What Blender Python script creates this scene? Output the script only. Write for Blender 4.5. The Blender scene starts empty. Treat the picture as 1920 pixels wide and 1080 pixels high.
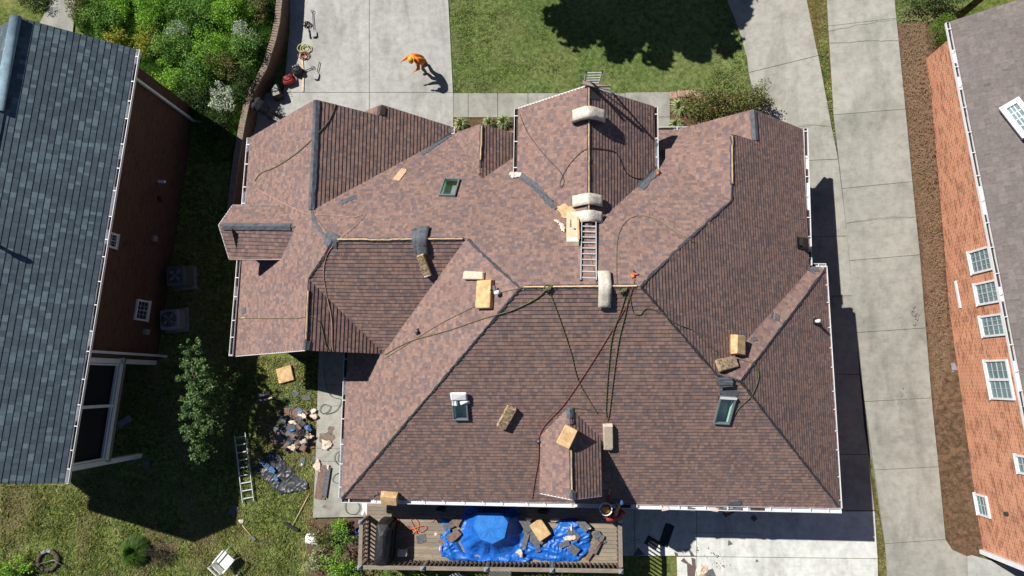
import bpy, math, random
from mathutils import Vector as V, Matrix, noise
from mathutils.bvhtree import BVHTree
from mathutils.geometry import tessellate_polygon
random.seed(7)
SC = bpy.context.scene
COL = SC.collection
# ------------------------------------------------------------------ camera model
H = 28.0; F = 1280.0
d = V((1028-960, 540-712, -F)).normalized()
wz = -d; wx = (V((1, 0, 0)) - wz.x*wz).normalized(); wy = wz.cross(wx)
M = Matrix((wx, wy, wz))                      # camera -> world
CAMP = V((0, 0, H))
def ray(u, v): return (M @ V((u-960, 540-v, -F))).normalized()
def P(u, v, z=0.0):
    r = ray(u, v); return CAMP + r*((z-H)/r.z)
def HIT(u, v, pl):                            # plane z=aX+bY+c
    a, b, c = pl; r = ray(u, v)
    t = (c-H)/(r.z-a*r.x-b*r.y); return CAMP + r*t
SUN = V((.73, -.47))                          # shadow drift per metre of height
# ------------------------------------------------------------------ terrain
WALLTOP = [(530,-40),(528,0),(524,40),(517,73),(500,127),(469,184),(458,235),(447,300),(438,370),(432,440)]
WT = [P(u, v, .95) for u, v in WALLTOP]
def wall_x(y):
    if y >= WT[0].y: return WT[0].x
    for a, b in zip(WT, WT[1:]):
        if a.y >= y >= b.y:
            t = (a.y-y)/(a.y-b.y); return a.x+(b.x-a.x)*t
    return WT[-1].x
def sm(a, b, x):
    t = max(0, min(1, (x-a)/(b-a))); return t*t*(3-2*t)
ZL = .7
def gr(x, y):
    return .17*max(0, min(13, y+2))*max(0, min(1, (x-7)/7))
def gh(x, y):
    if x > 7: return gr(x, y)
    if y > 5.5: return ZL*(1-sm(wall_x(y)-.25, wall_x(y)-.1, x))
    e = sm(5.5, 4.2, y)
    a = wall_x(y)-.25; b0 = -6.9; s = a+(b0-a)*e
    w = .15+sm(-3, -5, y)*3.5
    return ZL*(1-sm(s, s+w, x))
def G(u, v):
    z = 0.0
    for _ in range(8):
        p = P(u, v, z); z = gh(p.x, p.y)
    return P(u, v, z)
# ------------------------------------------------------------------ mesh builder
WL_ = {}
def wl(o): return WL_.get(o.name, V((0, 0, 0))) if o else V((0, 0, 0))
class Fr:
    def __init__(s, o, x=V((1,0,0)), z=V((0,0,1))):
        s.o = V(o); s.z = V(z).normalized(); x = V(x); s.x = (x-x.dot(s.z)*s.z).normalized(); s.y = s.z.cross(s.x)
    def p(s, a, b, c=0): return s.o+s.x*a+s.y*b+s.z*c
W0 = Fr((0,0,0))
class MB:
    def __init__(s): s.v=[]; s.f=[]; s.uv=[]; s.mi=[]; s.sm=[]
    def face(s, pts, uv=None, mi=0, smooth=False):
        i = len(s.v); s.v += [V(p) for p in pts]; s.f.append(tuple(range(i, i+len(pts))))
        s.uv.append(uv); s.mi.append(mi); s.sm.append(smooth)
    def mesh(s, verts, faces, mi=0, smooth=False):
        i = len(s.v); s.v += [V(p) for p in verts]
        for f in faces: s.f.append(tuple(i+k for k in f)); s.uv.append(None); s.mi.append(mi); s.sm.append(smooth)
    def box(s, c, sz, fr=W0, mi=0, bev=0, jit=0):
        cx, cy, cz = c; a, b, h = sz[0]/2, sz[1]/2, sz[2]/2
        if bev <= 0:
            vs = [fr.p(cx+i*a+random.uniform(-jit,jit), cy+j*b+random.uniform(-jit,jit), cz+k*h+random.uniform(-jit,jit)) for i in (-1,1) for j in (-1,1) for k in (-1,1)]
            s.mesh(vs, [(0,1,3,2),(4,6,7,5),(0,4,5,1),(2,3,7,6),(0,2,6,4),(1,5,7,3)], mi); return
        r = min(bev, a, b, h); vs = []; ix = {}
        for i in (-1,1):
            for j in (-1,1):
                for k in (-1,1):
                    jx,jy,jz=[random.uniform(-jit,jit) for _ in range(3)]
                    for ax in range(3):
                        q = [i*(a-r), j*(b-r), k*(h-r)]; q[ax] = (i*a, j*b, k*h)[ax]
                        ix[(i,j,k,ax)] = len(vs); vs.append(fr.p(cx+q[0]+jx, cy+q[1]+jy, cz+q[2]+jz))
        fs = []
        for ax in range(3):
            o1, o2 = [x for x in range(3) if x != ax]
            for sg in (-1,1):
                q = []
                for e1, e2 in ((-1,-1),(1,-1),(1,1),(-1,1)):
                    t = [0,0,0]; t[ax]=sg; t[o1]=e1; t[o2]=e2; q.append(ix[(t[0],t[1],t[2],ax)])
                if (sg > 0) == (ax == 1): q.reverse()
                fs.append(tuple(q))
        for ax in range(3):
            o1, o2 = [x for x in range(3) if x != ax]
            for e1 in (-1,1):
                for e2 in (-1,1):
                    def I(t0, face):
                        t=[0,0,0]; t[ax]=t0; t[o1]=e1; t[o2]=e2; return ix[(t[0],t[1],t[2],face)]
                    fs.append((I(-1,o1), I(1,o1), I(1,o2), I(-1,o2)))
        for i in (-1,1):
            for j in (-1,1):
                for k in (-1,1): fs.append((ix[(i,j,k,0)], ix[(i,j,k,1)], ix[(i,j,k,2)]))
        s.mesh(vs, fs, mi)
    def prism(s, pts, h, mi=0, top=True):         # pts 3d, extruded by vector h
        h = V(h); n = len(pts); a = [V(p) for p in pts]; b = [p+h for p in a]
        tri = tessellate_polygon([a])
        vs = a+b; fs = [tuple(t) for t in tri]+[tuple(n+k for k in t) for t in tri]
        fs += [(i, (i+1)%n, n+(i+1)%n, n+i) for i in range(n)]
        s.mesh(vs, fs, mi)
    def tube(s, pts, r, n=6, mi=0, cap=True):
        pts = [V(p) for p in pts]; m = len(pts); rs = r if isinstance(r, (list,tuple)) else [r]*m
        vs = []; up = V((.13,.21,1)).normalized(); pn=None
        for i, p in enumerate(pts):
            t = (pts[min(i+1,m-1)]-pts[max(i-1,0)])
            t = t.normalized() if t.length > 1e-9 else V((0,0,1))
            if pn is None:
                a = t.cross(up)
                if a.length < .05: a = t.cross(V((1,0,0)))
                a.normalize()
            else:
                a = pn-pn.dot(t)*t
                a = a.normalized() if a.length>1e-6 else t.orthogonal().normalized()
            pn = a; b = t.cross(a)
            for k in range(n):
                g = 2*math.pi*k/n; vs.append(p+(a*math.cos(g)+b*math.sin(g))*rs[i])
        fs = [(i*n+k, i*n+(k+1)%n, (i+1)*n+(k+1)%n, (i+1)*n+k) for i in range(m-1) for k in range(n)]
        if cap: fs += [tuple(range(n))[::-1], tuple((m-1)*n+k for k in range(n))]
        s.mesh(vs, fs, mi, n > 5)
    def cyl(s, p0, p1, r, n=10, mi=0, r1=None): s.tube([p0, p1], [r, r if r1 is None else r1], n, mi)
    def ball(s, c, r, sc=(1,1,1), n=10, fr=W0, mi=0):
        vs=[]; fs=[]; m=n//2+1; c=V(c)
        for i in range(m+1):
            th=math.pi*i/m
            for k in range(n):
                g=2*math.pi*k/n
                vs.append(c+fr.x*(math.sin(th)*math.cos(g)*r*sc[0])+fr.y*(math.sin(th)*math.sin(g)*r*sc[1])+fr.z*(math.cos(th)*r*sc[2]))
        for i in range(m):
            for k in range(n): fs.append((i*n+k,(i+1)*n+k,(i+1)*n+(k+1)%n,i*n+(k+1)%n))
        s.mesh(vs, fs, mi, True)
    def make(s, name, mats, parent=None, loc=None):
        if loc is None: loc = wl(parent) if parent else V((0,0,0))
        if not isinstance(mats, (list, tuple)): mats = [mats]
        me = bpy.data.meshes.new(name); L = V(loc)
        me.from_pydata([tuple(p-L) for p in s.v], [], s.f)
        for m in mats: me.materials.append(m)
        if any(u is not None for u in s.uv):
            uvl = me.uv_layers.new(name='UVMap'); k = 0
            for f, u in zip(s.f, s.uv):
                for j in range(len(f)):
                    if u is not None: uvl.data[k].uv = u[j]
                    k += 1
        me.polygons.foreach_set('material_index', s.mi); me.polygons.foreach_set('use_smooth', s.sm)
        me.update()
        o = bpy.data.objects.new(name, me); COL.objects.link(o)
        WL_[o.name] = V(loc)
        if parent: o.parent = parent; o.location = L-wl(parent)
        else: o.location = L
        return o
def tag(o, label=None, cat=None, group=None, kind=None):
    if label: o['label'] = label
    if cat: o['category'] = cat
    if group: o['group'] = group
    if kind: o['kind'] = kind
    return o
def thing(name, label, cat, loc, group=None):
    o = bpy.data.objects.new(name, None); COL.objects.link(o); o.location = loc; o.empty_display_size = .1
    WL_[o.name] = V(loc); return tag(o, label, cat, group)
def single(mb, name, m, label, cat, loc, group=None, kind=None):
    return tag(mb.make(name, m, None, loc), label, cat, group, kind)
# ------------------------------------------------------------------ materials
def nt(name):
    m = bpy.data.materials.new(name); m.use_nodes = True; t = m.node_tree
    return m, t, t.nodes['Principled BSDF']
def nd(t, ty, **kw):
    n = t.nodes.new(ty)
    for k, v in kw.items():
        if k.startswith('i_'):
            key = k[2:]; key = int(key) if key.isdigit() else key
            n.inputs[key].default_value = v
        else: setattr(n, k, v)
    return n
def mth(t, op, a, b=None, c=None):
    n = t.nodes.new('ShaderNodeMath'); n.operation = op
    for i, x in enumerate((a, b, c)):
        if x is None: continue
        if isinstance(x, (int, float)): n.inputs[i].default_value = x
        else: t.links.new(x, n.inputs[i])
    return n.outputs[0]
def ramp(t, fac, stops, const=False):
    r = t.nodes.new('ShaderNodeValToRGB'); e = r.color_ramp.elements
    if const: r.color_ramp.interpolation = 'CONSTANT'
    while len(e) < len(stops): e.new(.5)
    for k, (p, c) in enumerate(stops): e[k].position = p; e[k].color = (*c, 1)
    t.links.new(fac, r.inputs[0]); return r.outputs[0]
def mixc(t, fac, a, b, bt='MIX'):
    n = t.nodes.new('ShaderNodeMix'); n.data_type = 'RGBA'; n.blend_type = bt
    for i, x in ((0, fac), (6, a), (7, b)):
        if isinstance(x, (int, float)): n.inputs[i].default_value = x
        elif isinstance(x, tuple): n.inputs[i].default_value = (*x, 1) if len(x) == 3 else x
        else: t.links.new(x, n.inputs[i])
    return n.outputs[2]
def pos(t): return t.nodes.new('ShaderNodeNewGeometry').outputs['Position']
def nz(t, vec, scale, detail=4, rough=.6, dist=0):
    n = nd(t, 'ShaderNodeTexNoise', i_Scale=scale, i_Detail=detail, i_Roughness=rough, i_Distortion=dist); t.links.new(vec, n.inputs['Vector']); return n.outputs[0]
def bump(t, h, b, strength=.5, dist=.02):
    n = nd(t, 'ShaderNodeBump', i_Strength=strength, i_Distance=dist); t.links.new(h, n.inputs['Height']); t.links.new(n.outputs[0], b.inputs['Normal'])
def plain(name, col, rough=.7, var=.25, scale=8, metal=0, bmp=0, bscale=40, spec=.4, col2=None):
    m, t, b = nt(name); p = pos(t); n = nz(t, p, scale)
    lo = tuple(c*(1-var) for c in col); hi = tuple(min(1, c*(1+var)) for c in (col2 or col))
    c = ramp(t, n, [(.3, lo), (.7, hi)]); t.links.new(c, b.inputs['Base Color'])
    b.inputs['Roughness'].default_value = rough; b.inputs['Metallic'].default_value = metal; b.inputs['Specular IOR Level'].default_value = spec
    if bmp: bump(t, nz(t, p, bscale), b, bmp)
    return m
def shingle(name, cols, row=.135, wid=.115, wear=None):
    m, t, b = nt(name); uv = t.nodes.new('ShaderNodeUVMap').outputs[0]
    sx = nd(t, 'ShaderNodeSeparateXYZ'); t.links.new(uv, sx.inputs[0])
    r = mth(t, 'FLOOR', mth(t, 'ADD', mth(t, 'DIVIDE', sx.outputs[1], row), .001))
    wn = nd(t, 'ShaderNodeTexWhiteNoise', noise_dimensions='1D'); t.links.new(r, wn.inputs['W'])
    u = mth(t, 'ADD', mth(t, 'DIVIDE', sx.outputs[0], wid), mth(t, 'MULTIPLY', wn.outputs[0], 17.3))
    wob = nd(t, 'ShaderNodeTexNoise', noise_dimensions='2D', i_Scale=1.0, i_Detail=0)
    cc = nd(t, 'ShaderNodeCombineXYZ'); t.links.new(u, cc.inputs[0]); t.links.new(mth(t,'MULTIPLY',r,3.7), cc.inputs[1]); t.links.new(cc.outputs[0], wob.inputs['Vector'])
    u2 = mth(t, 'ADD', u, mth(t, 'MULTIPLY', wob.outputs[0], 1.1))
    cell = mth(t, 'FLOOR', u2)
    c2 = nd(t, 'ShaderNodeCombineXYZ'); t.links.new(cell, c2.inputs[0]); t.links.new(r, c2.inputs[1])
    w2 = nd(t, 'ShaderNodeTexWhiteNoise', noise_dimensions='2D'); t.links.new(c2.outputs[0], w2.inputs['Vector'])
    k = len(cols); base = ramp(t, w2.outputs[0], [(i/k, c) for i, c in enumerate(cols)], True)
    g = nz(t, uv, 9, 5, .75); base = mixc(t, .55, base, ramp(t, g, [(.3, (.55,.53,.52)), (.7, (1.25,1.25,1.22))]), 'MULTIPLY')
    g2 = nz(t, uv, .7, 3); base = mixc(t, .5, base, ramp(t, g2, [(.3, (.8,.8,.82)), (.7, (1.12,1.1,1.08))]), 'MULTIPLY')
    sp = nz(t, uv, 160, 2, .8); base = mixc(t, .5, base, ramp(t, sp, [(.35, (.6,.6,.6)), (.65, (1.35,1.3,1.3))]), 'MULTIPLY')
    fx = mth(t, 'FRACT', u2); ed = mth(t, 'LESS_THAN', fx, .05)
    base = mixc(t, mth(t, 'MULTIPLY', ed, .45), base, tuple(c*.35 for c in cols[0]))
    t.links.new(base, b.inputs['Base Color']); b.inputs['Roughness'].default_value = .93; b.inputs['Specular IOR Level'].default_value = .15
    tab = mth(t, 'GREATER_THAN', mth(t, 'FRACT', mth(t, 'MULTIPLY', w2.outputs[0], 7.13)), .5)
    hgt = mth(t, 'ADD', tab, mth(t, 'MULTIPLY', sp, .5)); bump(t, hgt, b, .5, .006)
    return m
def brickm(name, c1, c2, mortar, uvmode=True, bw=.2, bh=.067, ms=.006):
    m, t, b = nt(name); uv = t.nodes.new('ShaderNodeUVMap').outputs[0]
    br = nd(t, 'ShaderNodeTexBrick', i_Scale=1, offset=.5); br.inputs['Brick Width'].default_value = bw; br.inputs['Row Height'].default_value = bh
    br.inputs['Mortar Size'].default_value = ms; br.inputs['Mortar Smooth'].default_value = .1; br.inputs['Color1'].default_value = (*c1,1); br.inputs['Color2'].default_value = (*c2,1); br.inputs['Mortar'].default_value = (*mortar,1)
    t.links.new(uv, br.inputs['Vector'])
    # random dark bricks
    sx = nd(t, 'ShaderNodeSeparateXYZ'); t.links.new(uv, sx.inputs[0]); r = mth(t,'FLOOR',mth(t,'DIVIDE',sx.outputs[1],bh))
    u = mth(t,'FLOOR',mth(t,'ADD',mth(t,'DIVIDE',sx.outputs[0],bw), mth(t,'MULTIPLY',mth(t,'MODULO',r,2),.5)))
    cc = nd(t,'ShaderNodeCombineXYZ'); t.links.new(u,cc.inputs[0]); t.links.new(r,cc.inputs[1])
    w = nd(t,'ShaderNodeTexWhiteNoise',noise_dimensions='2D'); t.links.new(cc.outputs[0],w.inputs['Vector'])
    col = mixc(t, mth(t,'MULTIPLY',mth(t,'GREATER_THAN',w.outputs[0],.84),.42), br.outputs[0], tuple(x*.2 for x in c2))
    col = mixc(t, .5, col, ramp(t, nz(t, uv, 1.2, 5), [(.3,(.75,.75,.75)),(.7,(1.2,1.2,1.2))]), 'MULTIPLY')
    t.links.new(col, b.inputs['Base Color']); b.inputs['Roughness'].default_value = .9
    bump(t, mth(t,'SUBTRACT',1,br.outputs[1]), b, .5, .008); return m
def concrete(name, c, stain=.35, tint=(.8,.78,.7)):
    m, t, b = nt(name); p = pos(t)
    a = nz(t, p, .55, 6, .65, .6); f = nz(t, p, 3.5, 6, .7); s = nz(t, p, 60, 3, .7)
    col = ramp(t, a, [(.28, tuple(x*(1-stain) for x in c)), (.5, c), (.75, tuple(min(1,x*1.12) for x in c))])
    col = mixc(t, .85, col, ramp(t, f, [(.3,(.74,.735,.71)),(.55,(1.02,1.02,1.01)),(.7,(1.1,1.1,1.09))]), 'MULTIPLY')
    # broom finish streaks
    mp = nd(t, 'ShaderNodeMapping'); mp.inputs['Scale'].default_value = (1.2, 14, 1); t.links.new(p, mp.inputs[0])
    st = nz(t, mp.outputs[0], 1.5, 5, .7); col = mixc(t, .35, col, ramp(t, st, [(.3,(.82,.82,.82)),(.7,(1.08,1.08,1.08))]), 'MULTIPLY')
    dk = nz(t, p, 1.7, 7, .75, 1.2); col = mixc(t, mth(t,'MULTIPLY',mth(t,'GREATER_THAN',dk,.62),.3), col, tuple(x*.55 for x in c))
    pb_ = nz(t, p, 2.6, 6, .7, .4); col = mixc(t, ramp(t, pb_, [(.6,(0,0,0)),(.72,(.35,.35,.35))]), col, tuple(min(1,x*1.35) for x in c))
    mq = nd(t, 'ShaderNodeMapping'); mq.inputs['Scale'].default_value = (1, .22, 1); mq.inputs['Rotation'].default_value = (0,0,.12); t.links.new(p, mq.inputs[0])
    tm = nz(t, mq.outputs[0], 1.1, 6, .6, .5); col = mixc(t, .7, col, ramp(t, tm, [(.36,(.72,.71,.7)),(.5,(1,1,1)),(.75,(1.05,1.05,1.03))]), 'MULTIPLY')
    col = mixc(t, .35, col, ramp(t, s, [(.3,(.8,.8,.8)),(.7,(1.15,1.15,1.15))]), 'MULTIPLY')
    t.links.new(col, b.inputs['Base Color']); b.inputs['Roughness'].default_value = .9; bump(t, s, b, .3, .004); return m
def grassm(name, cols, big=.35):
    m, t, b = nt(name); p = pos(t)
    a = nz(t, p, big, 5, .65, .5); f = nz(t, p, 7, 6, .75, .8); g = nz(t, p, 45, 3, .8)
    col = ramp(t, f, [(.3, cols[0]), (.5, cols[1]), (.72, cols[2])])
    col = mixc(t, ramp(t, a, [(.42,(0,0,0)),(.68,(1,1,1))]), col, mixc(t, g, cols[3], cols[1]))
    col = mixc(t, .6, col, ramp(t, g, [(.3,(.4,.4,.4)),(.7,(1.35,1.35,1.3))]), 'MULTIPLY')
    col = mixc(t, .8, col, ramp(t, nz(t, p, 5.5, 4, .65, .5), [(.34,(.35,.42,.35)),(.62,(1.25,1.22,1.2))]), 'MULTIPLY')
    t.links.new(col, b.inputs['Base Color']); b.inputs['Roughness'].default_value = 1; b.inputs['Specular IOR Level'].default_value = .1
    bump(t, mth(t,'ADD',f,mth(t,'MULTIPLY',g,.6)), b, 1, .06); return m
def leafm(name, cols, trans=.0, patch=None, mott=0):
    m, t, b = nt(name); g = t.nodes.new('ShaderNodeNewGeometry'); k = len(cols)
    col = ramp(t, g.outputs['Random Per Island'], [(i/(k-1), c) for i, c in enumerate(cols)])
    n = nz(t, g.outputs['Position'], 1.6, 4); col = mixc(t, .6, col, ramp(t, n, [(.3,(.6,.65,.6)),(.7,(1.3,1.25,1.1))]), 'MULTIPLY')
    if mott:
        n3 = nz(t, g.outputs['Position'], 5.5, 4, .65, .5); col = mixc(t, mott, col, ramp(t, n3, [(.34,(.35,.42,.35)),(.62,(1.3,1.28,1.2))]), 'MULTIPLY')
    if patch: 
        n2 = nz(t, g.outputs['Position'], .45, 4, .6); col = mixc(t, ramp(t, n2, [(.46,(0,0,0)),(.62,(.85,.85,.85))]), col, patch)
    t.links.new(col, b.inputs['Base Color']); b.inputs['Roughness'].default_value = .6; b.inputs['Specular IOR Level'].default_value = .25
    tr = nd(t, 'ShaderNodeBsdfTranslucent'); t.links.new(col, tr.inputs[0]); mx = nd(t, 'ShaderNodeMixShader', i_Fac=.25)
    t.links.new(b.outputs[0], mx.inputs[1]); t.links.new(tr.outputs[0], mx.inputs[2]); t.links.new(mx.outputs[0], t.nodes['Material Output'].inputs[0]); return m
def woodm(name, c1, c2, axis=(1,14,14), rough=.8):
    m, t, b = nt(name); p = pos(t); mp = nd(t, 'ShaderNodeMapping'); mp.inputs['Scale'].default_value = axis; t.links.new(p, mp.inputs[0])
    n = nz(t, mp.outputs[0], 3, 6, .7, .3); g = t.nodes.new('ShaderNodeNewGeometry')
    col = ramp(t, n, [(.3, c1), (.7, c2)]); col = mixc(t, .6, col, ramp(t, g.outputs['Random Per Island'], [(0,(.72,.72,.74)),(1,(1.2,1.18,1.14))]), 'MULTIPLY')
    col = mixc(t, .5, col, ramp(t, nz(t, p, 2.5, 5), [(.3,(.7,.7,.7)),(.65,(1.1,1.1,1.1))]), 'MULTIPLY')
    t.links.new(col, b.inputs['Base Color']); b.inputs['Roughness'].default_value = rough; bump(t, n, b, .3, .005); return m
def tarpm(name, col, rough=.32):
    m, t, b = nt(name); p = pos(t); n = nz(t, p, 5, 5, .7, .6); f = nz(t, p, 18, 4, .7, 1)
    t.links.new(ramp(t, n, [(.3, tuple(c*.75 for c in col)), (.7, tuple(min(1,c*1.2) for c in col))]), b.inputs['Base Color'])
    b.inputs['Roughness'].default_value = rough; b.inputs['Specular IOR Level'].default_value = .55
    bump(t, mth(t,'ADD',n,mth(t,'MULTIPLY',f,.3)), b, .4, .02); return m
BR = [(0.213, 0.144, 0.131), (0.276, 0.181, 0.156), (0.251, 0.168, 0.151), (0.318, 0.21, 0.18), (0.19, 0.142, 0.14), (0.288, 0.19, 0.164), (0.262, 0.173, 0.153), (0.206, 0.16, 0.162), (0.304, 0.201, 0.17)]
MS_main = shingle('brown_shingle', BR)
MS_blue = shingle('blue_slate_shingle', [(0.083, 0.113, 0.138), (0.099, 0.133, 0.159), (0.088, 0.118, 0.144), (0.157, 0.217, 0.249), (0.11, 0.149, 0.178), (0.088, 0.116, 0.142), (0.126, 0.175, 0.205), (0.096, 0.129, 0.154)], .19, .17)
MS_grey = shingle('grey_brown_shingle', [(.185,.163,.157),(.2,.178,.17),(.175,.155,.15),(.215,.19,.178),(.19,.168,.16),(.195,.17,.162)], .19, .2)
M_cap = plain('grey_ridge_cap', (.10,.11,.125), .9, .35, 6, bmp=.4)
M_capb = shingle('brown_cap_shingle', BR, .14, .5)
M_felt = plain('dark_underlay', (.018,.019,.022), .7, .8, 26, bmp=.6, col2=(.055,.057,.064))
M_flash = plain('grey_shingle_strip', (.105,.115,.13), .9, .35, 12, bmp=.4)
M_under = plain('dark_brown_fascia', (.07,.05,.042), .8)
M_white = plain('white_painted_metal', (.72,.72,.74), .45, .08, 5)
M_whitep = plain('white_plastic', (.8,.8,.78), .4, .05, 5)
M_gut = plain('gutter_debris', (.05,.035,.028), .95, .5, 20)
M_pine = woodm('raw_pine', (.55,.36,.2), (.8,.6,.4), (5,5,5))
M_ply = woodm('plywood', (.5,.32,.19), (.72,.5,.32), (4,4,4))
M_alu = plain('aluminium', (.6,.61,.63), .45, .15, 10, metal=.35)
M_foam = plain('yellow_foam', (.56,.36,.17), .9, .25, 5, bmp=.5, bscale=30, col2=(.62,.42,.22))
M_foamd = plain('dirty_foam', (.24,.17,.10), .95, .55, 11, bmp=.9, bscale=22, col2=(.42,.31,.19))
M_foamp = plain('pale_foam', (.62,.5,.38), .9, .15, 9, bmp=.4)
M_card = plain('cardboard', (.52,.36,.2), .9, .15, 6, bmp=.2)
M_cardl = plain('pale_cardboard', (.66,.52,.36), .9, .12, 6)
M_ink = plain('dark_print', (.06,.045,.035), .9, .1)
M_wrap = plain('white_wrapper', (.6,.54,.46), .6, .24, 9, bmp=.6, bscale=16)
M_wrapb = plain('blue_wrapper', (.05,.16,.38), .45, .5, 10, bmp=.6)
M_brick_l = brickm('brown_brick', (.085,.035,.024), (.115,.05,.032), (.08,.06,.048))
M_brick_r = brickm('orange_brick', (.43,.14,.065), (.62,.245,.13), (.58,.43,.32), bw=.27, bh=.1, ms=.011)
M_brick_w = brickm('tan_brown_brick', (.15,.085,.06), (.19,.11,.075), (.10,.08,.065))
M_capst = plain('coping_brick', (.24,.185,.145), .9, .35, 12, bmp=.4)
M_con = concrete('pale_concrete', (.41,.41,.385), .12)
M_con2 = concrete('grey_concrete', (.325,.318,.28), .26)
M_con3 = concrete('patio_concrete', (.36,.35,.31), .32)
M_con4 = concrete('bright_concrete', (.60,.61,.58), .1)
M_joint = plain('joint_soil', (.06,.05,.04), 1, .4, 10)
M_crack = plain('crack_fill', (.12,.11,.095), 1, .4, 10)
M_grass = grassm('lawn_grass', [(0.065, 0.11, 0.032), (0.14, 0.209, 0.058), (0.27, 0.319, 0.116), (0.367, 0.341, 0.158)])
M_yard = grassm('yard_grass', [(0.072, 0.115, 0.026), (0.163, 0.216, 0.052), (0.299, 0.324, 0.111), (0.429, 0.365, 0.169)], .5)
M_mulch = grassm('brown_mulch', [(.1,.06,.04),(.18,.115,.075),(.26,.175,.12),(.24,.15,.09)], .6)
M_straw = grassm('dry_strip', [(.10,.07,.03),(.18,.12,.05),(.26,.18,.09),(.12,.13,.04)], .9)
M_dirt = plain('soil', (.12,.075,.05), 1, .4, 6, bmp=.8)
M_blade = leafm('grass_blades', [(0.086, 0.165, 0.037), (0.173, 0.286, 0.074), (0.302, 0.385, 0.137), (0.432, 0.407, 0.189)], patch=(.3,.29,.13), mott=.9)
M_bladey = leafm('yard_blades', [(0.091, 0.162, 0.033), (0.182, 0.263, 0.065), (0.312, 0.351, 0.111), (0.468, 0.405, 0.182)], patch=(.3,.25,.12), mott=.9)
M_leafA = leafm('leaf_bright', [(0.096, 0.237, 0.022), (0.216, 0.438, 0.044), (0.384, 0.625, 0.088), (0.132, 0.312, 0.033)])
M_leafB = leafm('leaf_mid', [(0.069, 0.169, 0.03), (0.15, 0.312, 0.054), (0.275, 0.455, 0.108), (0.1, 0.221, 0.042)])
M_leafD = leafm('leaf_dark', [(.03,.06,.018),(.05,.095,.025),(.09,.14,.04),(.04,.075,.02)])
M_leafO = leafm('leaf_olive', [(.07,.09,.025),(.13,.155,.045),(.21,.225,.075),(.27,.22,.09)])
M_leafY = leafm('leaf_yellow', [(.18,.26,.04),(.34,.38,.06),(.6,.5,.07),(.14,.22,.03)])
M_leafW = leafm('leaf_white', [(.1,.18,.06),(.6,.66,.55),(.8,.84,.75),(.14,.24,.08)])
M_leafV = leafm('leaf_variegated', [(.22,.30,.10),(.42,.48,.25),(.58,.6,.38),(.15,.22,.06)])
M_leafG = leafm('leaf_grey_green', [(0.076, 0.15, 0.045), (0.142, 0.24, 0.08), (0.237, 0.34, 0.15), (0.057, 0.11, 0.04)])
M_box = leafm('leaf_boxwood', [(.05,.11,.01),(.09,.18,.02),(.15,.26,.03),(.07,.14,.015)])
M_twig = plain('twig', (.09,.06,.04), .9)
M_trunk = plain('bark', (.10,.075,.055), .95, .4, 10, bmp=.8)
M_deck = woodm('weathered_deck', (.19,.155,.115), (.34,.28,.215), (1,10,10))
M_rail = woodm('grey_brown_rail', (.17,.14,.11), (.32,.27,.22), (1,8,8))
M_balu = plain('brown_baluster', (.16,.11,.075), .8)
M_pcap = plain('grey_post_cap', (.26,.28,.31), .6, .15)
M_black = plain('black_fabric', (.016,.016,.018), .55, .4, 8, bmp=.5, bscale=10)
M_blackp = plain('black_plastic', (.02,.02,.022), .4, .3)
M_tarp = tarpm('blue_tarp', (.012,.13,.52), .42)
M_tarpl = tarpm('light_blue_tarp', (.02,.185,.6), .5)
M_btarp = tarpm('black_wrap', (.03,.033,.04), .42)
M_bprint = plain('blue_print', (.05,.14,.32), .5, .5, 20)
M_rope_g = plain('green_rope', (.13,.125,.055), .8, .3, 20)
M_rope_b = plain('brown_rope', (.26,.15,.09), .8, .3, 20)
M_rope_k = plain('black_cord', (.02,.02,.02), .6)
M_rope_o = plain('orange_cord', (.75,.16,.06), .6, .15)
M_rope_r = plain('red_rope', (.26,.07,.05), .7, .2)
M_hose = plain('green_hose', (.05,.14,.11), .5, .2)
M_cord_c = plain('copper_cord', (.55,.32,.22), .6, .1)
M_paper = plain('pale_paper', (.66,.52,.42), .9, .2, 10, bmp=.5)
M_acb = plain('grey_ac_metal', (.24,.24,.26), .5, .15)
M_grille = plain('dark_grille', (.05,.05,.055), .5)
M_skf = plain('grey_skylight_frame', (.16,.18,.19), .45, .1)
M_skw = plain('skylight_shaft_white', (.66,.86,.76), .5, .05)
M_red = plain('dark_red_cloth', (.28,.03,.03), .85, .25)
M_pink = plain('salmon_cloth', (.65,.16,.15), .85, .1)
M_orange = plain('orange_cloth', (.85,.2,.03), .8, .12)
M_oy = plain('yellow_orange_plastic', (.85,.38,.03), .5, .1)
M_skin = plain('skin', (.42,.24,.16), .6, .08)
M_trou = plain('brown_trousers', (.16,.115,.075), .9, .2)
M_dark = plain('dark_clothes', (.03,.03,.035), .9, .3)
M_bluecap = plain('blue_cap', (.07,.14,.30), .8, .1)
M_tin = plain('grey_tool_metal', (.2,.2,.21), .4, .2, metal=.5)
M_blueb = plain('blue_bucket', (.03,.06,.42), .4, .1)
M_terra = plain('terracotta', (.40,.22,.14), .85, .15)
M_stone = plain('tan_stone', (.36,.24,.17), .9, .2)
M_munt = plain('grey_muntin', (.42,.46,.47), .5, .05)
def glassm(name, col, rough=.08):
    m, t, b = nt(name); b.inputs['Base Color'].default_value = (*col, 1); b.inputs['Roughness'].default_value = rough; b.inputs['Specular IOR Level'].default_value = .8
    n = nz(t, pos(t), 1.3, 3); t.links.new(ramp(t, n, [(.35, tuple(c*.8 for c in col)), (.65, tuple(c*1.25 for c in col))]), b.inputs['Base Color']); return m  # darker and paler reflections painted into the pane colour by noise
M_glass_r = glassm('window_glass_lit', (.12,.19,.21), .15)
M_glass_l = glassm('window_glass_dark', (.02,.025,.035))
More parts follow.
